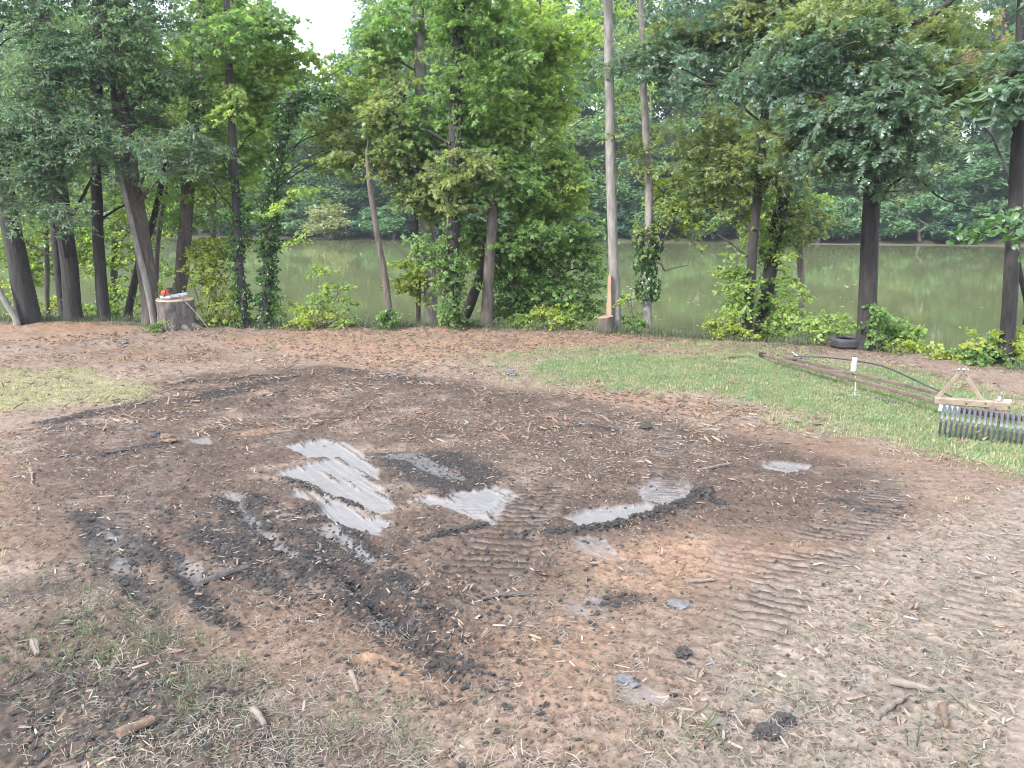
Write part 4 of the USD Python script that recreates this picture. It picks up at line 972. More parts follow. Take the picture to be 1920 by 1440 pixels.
part(cs, 'engine_housing', rbox(-0.02, 0, 0.13, 0.19, 0.17, 0.15, 0.05), ORANGE, 50)
part(cs, 'base_cover', rbox(0.0, -0.03, 0.045, 0.25, 0.16, 0.07, 0.02), WHITE, 50)
part(cs, 'starter_cover', rbox(-0.02, -0.09, 0.13, 0.11, 0.03, 0.10, 0.014), plain('dark_red_plastic', (0.35, 0.05, 0.02), (0.5, 0.08, 0.03), 5, 0.4), 50)
part(cs, 'front_handle', tube(smoothline([(-0.02, -0.11, 0.06), (0.03, -0.12, 0.16), (0.06, -0.07, 0.25), (0.06, 0.05, 0.25), (0.03, 0.1, 0.12)], 20), 0.014, 8), BLACK, True)
part(cs, 'hand_guard', rbox(0.11, 0, 0.21, 0.03, 0.16, 0.10, 0.012), BLACK, 50)
part(cs, 'rear_handle', tube(smoothline([(-0.10, 0, 0.16), (-0.2, 0, 0.15), (-0.26, 0, 0.09), (-0.22, 0, 0.04), (-0.1, 0, 0.04)], 20), 0.018, 8), BLACK, True)
bd = np.array([math.cos(0.5), math.sin(0.5), 0.13])
part(cs, 'guide_bar', bar(np.array([0.1, 0, 0.055]), np.array([0.1, 0, 0.055]) + bd * 0.36, 0.012, 0.075, chamfer=0.4), WHITE, 50)
# pole leaning on the stump
pk = thing('leaning_pole', 'thin pale pole leaning against the right side of the stump', 'pole', G(393, 618))
b0 = np.array(G(393, 618)); e0 = sb + np.array([0.30, -0.30, 0.84])
part(pk, 'shaft', tube(smoothline([[0, 0, 0], (e0 - b0) * 0.5 + [0.02, 0, 0.01], e0 - b0 + (e0 - b0) * 0.05], 14), 0.014, 6), BARK['grey'], True)

# saw cut at the foot of the pale tree
bb = at(1134, 626, 17.55); bb[2] = float(gz(bb[0], bb[1]))
hz_ = at(1134, 594, 17.55)[2] - bb[2]
n_, m_ = 22, 8
aa = np.arange(n_) * 2 * np.pi / n_
hv2 = np.linspace(-0.1, hz_, m_)
sv2 = np.array([[(0.17 + 0.06 * math.exp(-max(h, 0) / 0.12) + 0.012 * math.sin(3 * x_ + h * 9)) * math.cos(x_) * 1.05, (0.17 + 0.05 * math.exp(-max(h, 0) / 0.12)) * math.sin(x_), h + (0.03 * math.cos(x_) if h > hz_ - .01 else 0)] for h in hv2 for x_ in aa])
ii, jj = np.meshgrid(np.arange(m_ - 1), np.arange(n_), indexing='ij')
q2 = np.stack([ii * n_ + jj, ii * n_ + (jj + 1) % n_, (ii + 1) * n_ + (jj + 1) % n_, (ii + 1) * n_ + jj], -1).reshape(-1, 4)
off = bb - cutb
part(cutt, 'sawn_butt', (sv2 + off, q2), BARK['brown'], True, 'sawn-off left half of the trunk foot')
rim2 = sv2[-n_:]
kk = np.arange(n_)
part(cutt, 'cut_face', (np.vstack([rim2 + [0, 0, 0.001], rim2 * [0.93, 0.93, 1] + [0, 0, 0.012], [[0, 0, hz_ + 0.014]]]) + off, np.vstack([np.stack([kk, (kk + 1) % n_, (kk + 1) % n_ + n_], 1), np.stack([kk, (kk + 1) % n_ + n_, kk + n_], 1), np.stack([kk + n_, (kk + 1) % n_ + n_, np.full(n_, 2 * n_)], 1)])), WOOD, 40, 'fresh orange saw cut')
s0, s1 = at(1142, 592, 17.62) - cutb, at(1143, 514, 17.62) - cutb
sp = []
for t in np.linspace(0, 1, 12):
    c = s0 + (s1 - s0) * t
    w = (0.065 * (1 - t) + 0.038 * t) * (1 + 0.08 * math.sin(9 * t)) * (0.35 if t == 1 else 1)
    sp += [c + [-w, 0, 0], c + [-w * 0.6, -0.03, 0], c + [w * 0.7, -0.045, 0], c + [w, 0.02, 0], c + [-w * .4, 0.05, 0]]
sp = np.array(sp)
ff = [[i * 5 + j, i * 5 + (j + 1) % 5, (i + 1) * 5 + (j + 1) % 5, (i + 1) * 5 + j] for i in range(11) for j in range(5)]
part(cutt, 'split_face', (sp, np.array(ff)), WOOD, 30, 'tall strip of fresh pale orange split wood')

# broken branch on the ivy-sleeved tree, hanging over the water
m = cat([tube(smoothline([at(1222, 488, 17.9), at(1240, 496, 17.6), at(1247, 508, 17.6), at(1262, 503, 17.5), at(1290, 498, 17.4)], 20), np.linspace(0.03, 0.008, 20), 6), tube(smoothline([at(1230, 488, 17.8), at(1250, 440, 17.6), at(1275, 392, 17.4)], 14), np.linspace(0.022, 0.01, 14), 6)])
ivtree = stage.GetPrimAtPath('/World/ivy_tree'); bt = np.array(UsdGeom.Xformable(ivtree).GetLocalTransformation().ExtractTranslation())
part(ivtree, 'limb', (m[0] - bt, m[1]), BARK['dark'], True, 'bare broken branch sticking out to the right')
# long bare limbs of the two oaks
for nm, pts_, r_ in (('/World/oak_tree', [at(1446, 190, 17), at(1400, 168, 16.9), at(1330, 155, 16.8), at(1240, 152, 16.7)], 0.055), ('/World/oak_tree', [at(1446, 185, 17), at(1500, 178, 16.8), at(1560, 172, 16.6), at(1590, 160, 16.5)], 0.05),
                     ('/World/oak_tree_001', [at(1660, 75, 15.3), at(1700, 45, 15.1), at(1750, 25, 15), at(1800, -10, 14.8)], 0.10), ('/World/oak_tree_001', [at(1650, 300, 15.2), at(1710, 320, 14.8), at(1770, 365, 14.6), at(1830, 385, 14.5)], 0.03)):
    tr_ = stage.GetPrimAtPath(nm); bt = np.array(UsdGeom.Xformable(tr_).GetLocalTransformation().ExtractTranslation())
    c_ = smoothline(pts_, 24) + 0.02 * np.cumsum(np.random.default_rng(5).normal(0, 0.4, (24, 3)), 0)
    part(tr_, 'limb', (tube(c_, np.linspace(r_, r_ * 0.35, 24), 8)[0] - bt, tube(c_, np.linspace(r_, r_ * 0.35, 24), 8)[1]), BARK['dark'], True)

# the leafy branch that hangs in at the right edge: each large leaf a piece of its own
et = stage.GetPrimAtPath('/World/edge_tree'); eb = np.array(UsdGeom.Xformable(et).GetLocalTransformation().ExtractTranslation())
bc = smoothline([at(1899, 400, 13.5), at(1895, 408, 13.0), at(1880, 418, 12.5), at(1850, 428, 12.2), at(1800, 448, 12.0)], 30)
b2 = smoothline([bc[14], at(1905, 440, 12.0), at(1930, 462, 11.8)], 16)
bm = cat([tube(bc, np.linspace(0.02, 0.005, 30), 6), tube(b2, np.linspace(0.012, 0.004, 16), 6)])
br = part(et, 'branch', (bm[0] - eb, bm[1]), BARK['dark'], True, 'leafy branch hanging in from the right edge')
rb = np.random.default_rng(91)
allc = np.vstack([bc[6:], bc[14:], b2])
for k in range(180):
    q_ = allc[rb.integers(0, len(allc))] + rb.normal(0, 1, 3) * [0.14, 0.15, 0.10] + [0, 0, 0.01]
    v_, f_ = leaf_shape('broad', 0.15 * rb.uniform(0.7, 1.2))
    v_ = v_ @ rotm(rb.uniform(0, 6.28), rb.normal(0.45, 0.4), rb.normal(0, 0.5)).T + q_ - eb
    part(br, 'leaf', (v_, f_), LEAF['ivy'], False)

# ------------------------------------------------------------------ tyre
tb = G(1584, 652); tb[2] += 0.03
tt = thing('tyre', 'black worn tyre lying flat in the grass before the large oak', 'tyre', tb)
Rr = 0.325
TY = 0.82
prof = np.array([(0.20, 0.03), (0.215, 0.0), (0.28, -0.002), (0.315, 0.02), (0.325, 0.05), (0.325, 0.17), (0.315, 0.205), (0.28, 0.225), (0.215, 0.222), (0.20, 0.19), (0.225, 0.16), (0.27, 0.14), (0.27, 0.08), (0.225, 0.06), (0.20, 0.03)])
tm = trimesh.creation.revolve(prof * [1, TY], sections=56)
part(tt, 'carcass', vf(tm), BLACK, 35)
blk = []
for k in range(54):
    for q_ in range(3):
        a = 2 * np.pi * (k + 0.5 * (q_ % 2)) / 54
        b_ = trimesh.creation.box([0.012, 0.028, 0.034]); b_.apply_translation([Rr + 0.003, 0, (0.068 + 0.042 * q_) * TY]); b_.apply_transform(trimesh.transformations.rotation_matrix(a, [0, 0, 1]))
        blk.append(vf(b_))
part(tt, 'tread', cat(blk), BLACK, False)

# ------------------------------------------------------------------ boom pole and landscape rake
def lift(px, py, h):
    """Point H metres above the yard seen at a pixel."""
    d = ray(px, py)
    for D in np.linspace(2, 30, 3000):
        if EYE + d[2] / d[1] * D <= EYE - float(_pr(D)) + h:
            return at(px, py, D)


bo = lift(1430, 664, 0.12)
bl = thing('boom_frame', 'long rusty steel boom frame lying in the grass in front of the tyre', 'boom', bo)


def bp(px, py, h):
    return lift(px, py, h) - bo


fA, fB = bp(1428, 665, 0.14), bp(1752, 752, 0.20)
rA, rB = bp(1470, 669, 0.14), bp(1766, 739, 0.24)
rM = rA + (rB - rA) * 0.53
part(bl, 'front_beam', bar(fA, fB, 0.045, 0.05), RUST, False)
part(bl, 'rear_beam', bar(rA, rB, 0.04, 0.046), RUST, False)
fM = fA + (fB - fA) * 0.47
part(bl, 'cross_brace', bar(fM + [0, 0.03, 0.02], rM + [0, -0.02, 0.02], 0.05, 0.04), RUST, False)
part(bl, 'gusset_plate', bar(rA + (rB - rA) * 0.03 + [0, -0.12, 0.02], rA + (rB - rA) * 0.10 + [0, -0.06, 0.03], 0.22, 0.03), RUST, False)
part(bl, 'end_collar', bar(fA - norm(fB - fA) * 0.03, fA + norm(fB - fA) * 0.07, 0.085, 0.09), BARK['dark'], False)
part(bl, 'strap', tube(smoothline([rA + [0.12, -0.05, 0.1], rA + [0.17, -0.35, 0.05], rA + [0.27, -0.65, -0.1]], 12), 0.010, 6), ROPE, True)
part(bl, 'hydraulic_hose', tube(smoothline([bp(1488, 668, 0.22), bp(1545, 670, 0.25), bp(1600, 676, 0.35), bp(1670, 692, 0.45), bp(1725, 717, 0.42), bp(1785, 744, 0.28)], 40), 0.011, 7), BLACK, True)
pc = lift(1599, 700, 0.20)
pb = thing('white_cylinder', 'white plastic cylinder standing on the boom cross brace with a cord and handle', 'cylinder', pc)
part(pb, 'tube', tube([[0, 0, 0], [0, 0, 0.01], [0.005, 0, 0.25], [0.005, 0, 0.262]], [0.034, 0.04, 0.04, 0.030], 14), WHITE, 40)
part(pb, 'cap', tube([[0.005, 0, 0.262], [0.005, 0, 0.285]], [0.026, 0.022], 12), BLACK, 40)
hb0 = G(1602, 746, 0.02) - pc
part(pb, 'cord', tube(smoothline([[0.01, -0.04, 0.01], [0.02, -0.1, -0.1], (hb0 * 0.6 + [0.02, 0, 0.06]), hb0], 16), 0.007, 6), ROPE, True)
part(pb, 'pull_handle', bar(hb0 + [-0.085, 0, 0], hb0 + [0.085, 0.01, 0], 0.025, 0.022), WHITE, False)

ro = lift(1820, 757, 0.25)
rk = thing('landscape_rake', 'tan three-point landscape rake with curved steel tines at the right edge', 'rake', ro)


def rp(px, py, h):
    return lift(px, py, h) - ro


b0_, b1_ = rp(1752, 750, 0.26), rp(1890, 760, 0.26)
part(rk, 'main_beam', bar(b0_, b1_, 0.10, 0.085), TAN, False)
part(rk, 'end_box', bar(b0_ + (b1_ - b0_) * 0.80 + [0, -0.01, -0.004], b1_ + (b1_ - b0_) * 0.02 + [0, -0.01, -0.004], 0.14, 0.12), TAN, False)
ax = (b0_ + (b1_ - b0_) * 0.36); apex = np.array([ax[0], ax[1] + 0.05, b0_[2] + 0.36])
part(rk, 'mast_leg', bar(b0_ + [0.03, 0, 0.03], apex + [-0.035, 0, 0], 0.035, 0.05), TAN, False)
part(rk, 'mast_leg', bar(b0_ + (b1_ - b0_) * 0.66 + [0, 0, 0.03], apex + [0.035, 0, 0], 0.035, 0.05), TAN, False)
for s_ in (-1, 1):
    part(rk, 'mast_lug', bar(apex + [s_ * 0.035, 0, -0.03], apex + [s_ * 0.035, 0, 0.10], 0.016, 0.05, up=(0, 1, 0)), TAN, False)
part(rk, 'top_pin', tube([apex + [-0.06, 0, 0.06], apex + [0.07, 0, 0.06]], 0.012, 8), PALEMETAL, True)
part(rk, 'pivot_plate', bar(b0_ + (b1_ - b0_) * 0.70 + [0, 0.0, -0.06], b0_ + (b1_ - b0_) * 0.92 + [0, 0, -0.06], 0.16, 0.02), RUST, False)
part(rk, 'hitch_pin', tube([b1_ + [-0.12, 0, 0.06], b1_ + [-0.12, 0, 0.11]], 0.02, 8), PALEMETAL, True)
part(rk, 'hitch_pin', tube([b1_ + [-0.06, 0, 0.055], b1_ + [0.03, 0, 0.055]], 0.018, 8), PALEMETAL, True)
for bp_ in (b0_ + [0.03, -0.055, 0.02], b0_ + (b1_ - b0_) * 0.66 + [0, -0.055, 0.02], b0_ + (b1_ - b0_) * 0.4 + [0, -0.055, 0], apex + [-0.03, -0.03, 0.0], apex + [0.03, -0.03, 0.0], b1_ + [-0.05, -0.085, 0.01]):
    part(rk, 'bolt', tube([bp_, bp_ + np.array([0, -0.014, 0])], 0.012, 6), RUST, False)
# tine bar: runs to the right, out of the frame, and towards the camera
f0, f1 = G(1760, 822) - ro, G(1955, 842) - ro
ad = norm((f1 - f0) * [1, 1, 0]); nrm = np.array([ad[1], -ad[0], 0])        # nrm points to the camera side
TL = 0.052
NT = 30
tb0 = f0 + [0, 0, 0.30] - nrm * 0.26
part(rk, 'tine_bar', bar(tb0 - ad * 0.05, tb0 + ad * (NT * TL + 0.05), 0.05, 0.07), RUST, False)
part(rk, 'bar_end_plate', bar(tb0 - ad * 0.06 + [0, 0, 0.0], tb0 + ad * 0.17, 0.015, 0.085) if False else bar(tb0 - ad * 0.055 + nrm * 0.035, tb0 + ad * 0.15 + nrm * 0.035, 0.014, 0.075), PALEMETAL, False)
part(rk, 'pivot_post', tube([b0_ + (b1_ - b0_) * 0.81 + [0, 0, -0.05], np.append((tb0 + ad * 0.45)[:2], tb0[2] + 0.02)], 0.035, 10), RUST, True)
rng = np.random.default_rng(12)
for k in range(NT):
    o_ = f0 + ad * TL * k + rng.normal(0, 0.002, 3)
    zt = tb0[2]
    h_ = zt - f0[2]
    cen = [np.append((tb0 + ad * TL * k)[:2], zt + 0.04)]
    for t in np.linspace(0, 1, 9):
        ang = t * 1.75
        cen.append(np.append((tb0 + ad * TL * k)[:2], zt + 0.042) + nrm * (0.05 + 0.20 * math.sin(min(ang, math.pi / 2)) * (1 if ang < 1.571 else 1)) + np.array([0, 0, -0.155 * (1 - math.cos(min(ang, math.pi / 2)))]) + np.array([0, 0, 0]))
    last = cen[-1]
    gzk = float(gz(last[0] + ro[0], last[1] + ro[1])) - ro[2]
    cen.append(np.array([last[0], last[1], last[2] * 0.45 + gzk * 0.55]) - nrm * 0.008)
    cen.append(np.array([last[0], last[1], gzk + 0.0]) - nrm * 0.035)
    cen = np.array(cen); w_ = 0.0125; th_ = 0.005
    tg = norm(np.gradient(cen, axis=0)); no = norm(np.cross(tg, ad))
    vv = np.concatenate([cen + ad * w_ + no * th_, cen - ad * w_ + no * th_, cen - ad * w_ - no * th_, cen + ad * w_ - no * th_])
    nn_ = len(cen); fs = []
    for i in range(nn_ - 1):
        for a_, b_ in ((0, 1), (1, 2), (2, 3), (3, 0)):
            fs.append([a_ * nn_ + i, b_ * nn_ + i, b_ * nn_ + i + 1, a_ * nn_ + i + 1])
    fs += [[0, nn_, 2 * nn_, 3 * nn_][::-1], [nn_ - 1, 2 * nn_ - 1, 3 * nn_ - 1, 4 * nn_ - 1]]
    part(rk, 'tine', (vv, np.array(fs)), TINE, False)

# ------------------------------------------------------------------ sticks, bark and rubbish that can be picked out one by one
def stick(name, label, cat_, a, b, r, mat, seed, bend=0.03, taper=0.6):
    pa, pb_ = G(*a, r * 0.7), G(*b, r * 0.7)
    rng = np.random.default_rng(seed)
    t = np.linspace(0, 1, 14)[:, None]
    L_ = np.linalg.norm(pb_ - pa)
    c = (pb_ - pa) * t + bend * L_ * np.sin(np.pi * t) * np.array([[0.4, 0.6, 0.25]]) + rng.normal(0, 0.008 * L_, (14, 3))
    v, f = tube(c, np.linspace(r, r * taper, 14) * (1 + rng.normal(0, 0.06, 14)) * np.r_[0.7, np.ones(12), 0.6], 8)
    v += (fbm(v * 25, 3, seed)[:, None] - 0.5) * r * 0.5
    p = usdkit.mesh(stage, pname('/World', name), (v, f), mat, smooth=40)
    p.AddTranslateOp().Set(Gf.Vec3d(*map(float, pa)))
    tag(p.GetPrim(), label, cat_)


BLACKWOOD = plain('wet_black_wood', (0.02, 0.018, 0.018), (0.07, 0.06, 0.055), 20, 0.6, bump=0.6, bscale=40)
PALEWOOD = plain('pale_dry_wood', (0.075, 0.058, 0.046), (0.15, 0.122, 0.104), 14, 0.85, bump=0.3, bscale=40)
BROWNWOOD = plain('brown_bark_wood', (0.06, 0.038, 0.026), (0.15, 0.10, 0.07), 14, 0.9, bump=0.5, bscale=40)
stick('stick', 'black wet stick lying on mud in the left foreground', 'stick', (378, 1102), (468, 1074), 0.022, BLACKWOOD, 1)
stick('stick', 'short pale stick pointing at the camera, bottom centre left', 'stick', (656, 1264), (672, 1302), 0.012, PALEWOOD, 2)
stick('stick', 'pale forked driftwood stick right of the centre smear', 'stick', (1306, 888), (1372, 877), 0.016, PALEWOOD, 3)
stick('stick', 'thin dark twig standing up out of the chips before the green grass', 'stick', (1330, 800), (1362, 782), 0.008, BROWNWOOD, 4, 0.1)
stick('stick', 'dark rotten bark strip lying in the grass below the boom frame', 'stick', (1640, 752), (1692, 762), 0.028, BLACKWOOD, 5)
stick('stick', 'black flat bar lying where bare soil meets grass left of centre', 'stick', (948, 740), (1000, 742), 0.018, BLACKWOOD, 6, 0.01)
stick('stick', 'brown curved twig on the grass far right of centre', 'stick', (1345, 676), (1410, 672), 0.022, BROWNWOOD, 7, 0.1)
stick('stick', 'orange bark piece lying on the green grass in the middle', 'stick', (1364, 718), (1390, 724), 0.03, BROWNWOOD, 8)
stick('stick', 'dark root end on the soil below the curved track prints', 'stick', (905, 1128), (1005, 1122), 0.014, BLACKWOOD, 9, 0.06)
stick('stick', 'pale split stick beside the mulch at the far left of centre', 'stick', (300, 738), (330, 730), 0.015, PALEWOOD, 10)
stick('stick', 'thin black drawn-out twig left of the large grey smear', 'stick', (200, 855), (320, 838), 0.014, BLACKWOOD, 11, 0.04)
stick('stick', 'pale upright-looking splinter on the left soil', 'stick', (55, 884), (60, 915), 0.012, PALEWOOD, 12)
stick('stick', 'pale splinter in the straw near the right edge of the foreground', 'stick', (1640, 1350), (1700, 1310), 0.013, PALEWOOD, 13)
stick('stick', 'grey split wood in the straw at the lower right', 'stick', (1665, 1285), (1750, 1305), 0.018, PALEWOOD, 14)
stick('stick', 'brown splinter in straw right of the grey wet patch', 'stick', (1765, 1330), (1772, 1370), 0.016, BROWNWOOD, 15)
stick('stick', 'pale chip of wood on the dark soil at the far left of the foreground', 'stick', (64, 1212), (70, 1242), 0.018, PALEWOOD, 16)
stick('stick', 'pale cut peg of wood near the bottom edge, left of centre', 'stick', (476, 1340), (496, 1368), 0.017, PALEWOOD, 17)
stick('stick', 'dark short log end in the grassy soil at the bottom left', 'stick', (225, 1392), (290, 1366), 0.022, BROWNWOOD, 18)
stick('stick', 'pale slat half buried right of the curved track prints', 'stick', (1290, 1095), (1340, 1094), 0.012, PALEWOOD, 19)
stick('stick', 'pale crooked splinter in the brown soil at right', 'stick', (1690, 985), (1716, 1000), 0.012, PALEWOOD, 20)


def lump(name, label, cat_, px, py, size, mat, seed, flat=0.6):
    m = trimesh.creation.icosphere(3)
    v = np.array(m.vertices)
    v *= (0.35 + 1.2 * fbm(v * 2.3 + seed, 4, seed))[:, None]
    v *= np.array([1, 0.8, flat]) * size
    b = G(px, py, size * flat * 0.25)
    p = usdkit.mesh(stage, pname('/World', name), (v, np.array(m.faces)), mat, smooth=25)
    p.AddTranslateOp().Set(Gf.Vec3d(*map(float, b)))
    tag(p.GetPrim(), label, cat_)


MUD = plain('wet_mud', (0.010, 0.009, 0.0095), (0.034, 0.029, 0.028), 25, 0.55, bump=0.6, bscale=50)
GREYROCK = plain('grey_stone', (0.05, 0.048, 0.05), (0.12, 0.116, 0.12), 12, 0.8, bump=0.5, bscale=30)
lump('rock', 'dark grey rock on bare soil just before the far grass', 'rock', 958, 706, 0.10, GREYROCK, 1, 0.9)
lump('rock', 'pale brown rock at the end of the black twig left of the smear', 'rock', 316, 832, 0.10, BROWNWOOD, 2)
lump('mud_clod', 'largest black mud clod, right end of the clod ridge', 'clod', 1312, 938, 0.085, MUD, 3, 0.8)
lump('mud_clod', 'black clod cluster left of the grey smear beside the pale rock', 'clod', 296, 822, 0.09, MUD, 4, 0.6)
lump('mud_clod', 'round black clod in the middle of the track prints', 'clod', 955, 1004, 0.045, MUD, 5, 0.8)
lump('mud_clod', 'dark clod in brown mulch below the far grass', 'clod', 1212, 806, 0.08, MUD, 6, 0.7)
lump('mud_clod', 'black clod at the wet grey patch in the foreground', 'clod', 1435, 1385, 0.045, MUD, 7, 0.8)
lump('mud_clod', 'blackish clod right of the wet patch near the bottom edge', 'clod', 1470, 1360, 0.04, MUD, 8, 0.8)
lump('mud_clod', 'small dark clod above the wet patch in the lower right', 'clod', 1282, 1232, 0.035, MUD, 9, 0.8)
lump('rock', 'flat grey stone in the right foreground, left of the pale straw', 'rock', 1272, 1138, 0.05, GREYROCK, 10, 0.4)
lump('rock', 'smooth grey stone near the bottom, left of the wet grey patch', 'rock', 1172, 1284, 0.045, GREYROCK, 11, 0.5)
lump('rock', 'grey stone lying beside the sprouts below the stump', 'rock', 232, 644, 0.10, GREYROCK, 12, 0.5)

# ------------------------------------------------------------------ litter and grass (nobody could count it)
def sliver(path, mat, seed, n=1, ln=(0.03, 0.06), wd=(0.004, 0.011), spread=0.0, curl=0.2, up=0.25):
    rng = np.random.default_rng(seed)
    UsdGeom.Xform.Define(stage, path)
    ms = []
    for k in range(n):
        L_ = rng.uniform(*ln); w = rng.uniform(*wd) / 2; h = w * 0.45
        a = rng.uniform(0, 6.28)
        t = np.linspace(-0.5, 0.5, 5)
        kx = curl * rng.normal() * 0.8
        c = np.stack([L_ * t, L_ * kx * (t * t - 0.1), np.abs(rng.normal(0, up)) * L_ * (0.25 - t * t) + h], 1)
        ww = w * np.array([0.7, 1, 0.95, 0.9, 0.45])
        v = np.concatenate([c + np.stack([0 * ww, s_ * ww, (1 if q_ else -1) * h + 0 * ww], 1) for s_, q_ in ((1, 1), (-1, 1), (0, 0))])
        f = []
        for i in range(4):
            for a_, b_ in ((0, 1), (1, 2), (2, 0)):
                f.append([a_ * 5 + i, b_ * 5 + i, b_ * 5 + i + 1, a_ * 5 + i + 1])
        v = v @ rotm(a, rng.normal(0, 0.15), rng.normal(0, 0.4)).T
        v[:, :2] += rng.normal(0, spread, 2) if spread else 0
        f = np.array(f)
        ms.append((v, np.vstack([f[:, [0, 1, 2]], f[:, [0, 2, 3]]])))
    usdkit.mesh(stage, path + '/piece', cat(ms), mat)


CHIP = [plain('straw_pale', (0.13, 0.105, 0.085), (0.215, 0.183, 0.157), 6, 0.85), plain('chip_tan', (0.125, 0.086, 0.062), (0.205, 0.15, 0.11), 6, 0.85), plain('chip_brown', (0.085, 0.055, 0.04), (0.16, 0.105, 0.075), 6, 0.9), plain('chip_grey', (0.09, 0.083, 0.079), (0.165, 0.155, 0.15), 6, 0.85)]
CH, TG = [], []
for k in range(8):
    p = f'/foliage_library/chip_{k}'
    sliver(p, CHIP[k % 4], 500 + k, 3, (0.014, 0.05), (0.003, 0.010), 0.035, 0.06, 0.10); CH.append(p)
DRYG = [plain('dry_grass', (0.125, 0.102, 0.084), (0.22, 0.187, 0.158), 6, 0.85), plain('dead_grass_grey', (0.09, 0.08, 0.07), (0.17, 0.155, 0.135), 6, 0.85), plain('dead_grass_green', (0.05, 0.06, 0.036), (0.11, 0.12, 0.072), 6, 0.85)]
for k in range(9):
    p = f'/foliage_library/straw_{k}'
    sliver(p, DRYG[k % 3], 540 + k, 16, (0.012, 0.05), (0.0010, 0.0026), 0.045, 0.4, 0.3); TG.append(p)


def lump_proto(path, mat, seed):
    UsdGeom.Xform.Define(stage, path)
    m = trimesh.creation.icosphere(1); v = np.array(m.vertices)
    v *= (0.2 + 1.6 * fbm(v * 2.6 + seed, 3, seed))[:, None] * np.array([1, 0.85, 0.7])
    usdkit.mesh(stage, path + '/piece', (v, np.array(m.faces)), mat)


CLAY = plain('red_clay', (0.060, 0.041, 0.032), (0.13, 0.088, 0.066), 25, 0.9, bump=0.5, bscale=50)
CL = []
for k in range(10):
    p = f'/foliage_library/clod_{k}'
    lump_proto(p, MUD if k < 5 else CLAY, 40 + k); CL.append(p)


def field(n, rng, dens, dmax=20.0, power=1.0, dmin=1.9):
    """Random points of the yard in view, thinned by DENS(masks at points)."""
    D = np.exp(rng.uniform(math.log(dmin), math.log(dmax), n * 3)) if power == 1.0 else dmin + (dmax - dmin) * rng.uniform(0, 1, n * 3) ** power
    a = rng.uniform(-0.66, 0.66, n * 3)
    xy = np.stack([D * np.sin(a), D * np.cos(a)], 1)
    e = xy[:, 1] - np.interp(xy[:, 0], EX, EY)
    keep = (rng.uniform(0, 1, len(xy)) < dens(xy)) & (e < 0.4)
    return xy[keep][:n]


def lay(name, label, kind_, protos, xy, rng, size, tilt, dz=0.004, sig=0.3):
    pos = np.column_stack([xy, gz(xy[:, 0], xy[:, 1]) + dz])
    instancer(pname('/World', name), protos, pos, quats(rng, len(xy), tilt), size * np.exp(np.clip(rng.normal(0, sig, len(xy)), -1.2, 0.65)), rng.integers(0, len(protos), len(xy)), label=label, category=kind_)


rng = np.random.default_rng(600)
mulch = zone([(700, 740), (1000, 760), (1250, 770), (1420, 830), (1300, 900), (1000, 900), (800, 800)], 0.4)
row_ = streak([(1600, 800), (1700, 850), (1800, 880), (1920, 930)], 0.22)


def dchip(xy):
    s, st, gr, mu, rw, md = look(xy, smear, straw_z, grass_r, mulch, row_, mud_z)
    return (1 - 0.7 * look(xy, track_mask)[0]) * np.clip((0.14 + 0.45 * st + 1.0 * mu + 0.8 * rw + 0.12 * md) * (1 - s) * (1 - 0.85 * gr * (rw < .3)), 0, 1)


lay('wood_chips', 'small pale and brown wood chips strewn over the churned soil', 'wood chips', CH, field(11000, rng, dchip, 18.0, 0.85), rng, 0.75, 0.22, sig=0.35)


def dstraw(xy):
    s, st, gf, bz, gr, md = look(xy, smear, straw_z, grass_f, black_z, grass_r, mud_z)
    return (1 - 0.7 * look(xy, track_mask)[0]) * np.clip((0.16 + 0.42 * st + 0.38 * gf) * (1 - s) * (1 - 0.75 * bz) * (1 - 0.55 * md) * (1 - 0.5 * gr), 0, 1)


lay('dry_grass_litter', 'dry cut grass and straw strewn over the soil', 'straw', TG, field(6500, rng, dstraw, 14.0), rng, 0.78, 0.25, 0.006)


def dclod(xy):
    s, bz, md, rg = look(xy, smear, black_z, mud_z, ridge_m)
    return np.clip((0.02 + 0.22 * md + 1.0 * bz + 1.0 * (rg > 0.3)) * (1 - s), 0, 1)


lay('mud_crumbs', 'black crumbs of wet mud lying thick in the dark lanes', 'mud', CL[:5], field(13000, rng, dclod, 13.0), rng, 0.0085, 0.8, 0.001, 0.45)
lay('soil_crumbs', 'brown crumbs of dry soil scattered over the whole yard', 'soil', CL[5:], field(12000, rng, lambda xy: np.clip(0.9 - 2 * look(xy, smear)[0] - 0.8 * look(xy, grass_core)[0] - look(xy, track_mask)[0], 0, 1), 13.0), rng, 0.0065, 0.8, 0.001, 0.5)
S_, xy_ = [], []
for px, w, h in RIDGES[:4]:
    ln = smoothline(gxy(px), 90)
    q = ln[rng.integers(0, 90, int(120))] + rng.normal(0, w * 0.55, (120, 2)); xy_.append(q)
xy_ = np.vstack(xy_)
lay('ridge_clods', 'black clods heaped in a ridge along the edge of the grey smears', 'clods', CL[:4], xy_, rng, 0.012, 0.8, 0.004, 0.3)
far_xy = field(6500, rng, lambda xy: np.clip(sstep(-0.25, 0.4, n2(xy[:, 0], xy[:, 1], 0.9, 4, 61)) * (1 - 0.8 * look(xy, gpatch)[0]) * (1 - 0.7 * look(xy, lpatch)[0]), 0, 1), 20.0, 0.8, 8.0)
lay('bark_litter', 'brown bark and broken twigs strewn over the bare earth towards the lake', 'bark litter', [CH[2], CH[6], CH[1], CH[3], CH[2]], far_xy, rng, 1.7, 0.3, sig=0.45)
lay('earth_clods', 'brown lumps of earth turned up along the edge of the yard', 'earth', CL[5:], field(2500, rng, lambda xy: np.clip(0.15 + look(xy, orange_z)[0], 0, 1) * (1 - look(xy, gpatch)[0]), 20.0, 0.8, 9.0), rng, 0.022, 0.8, 0.004, 0.5)
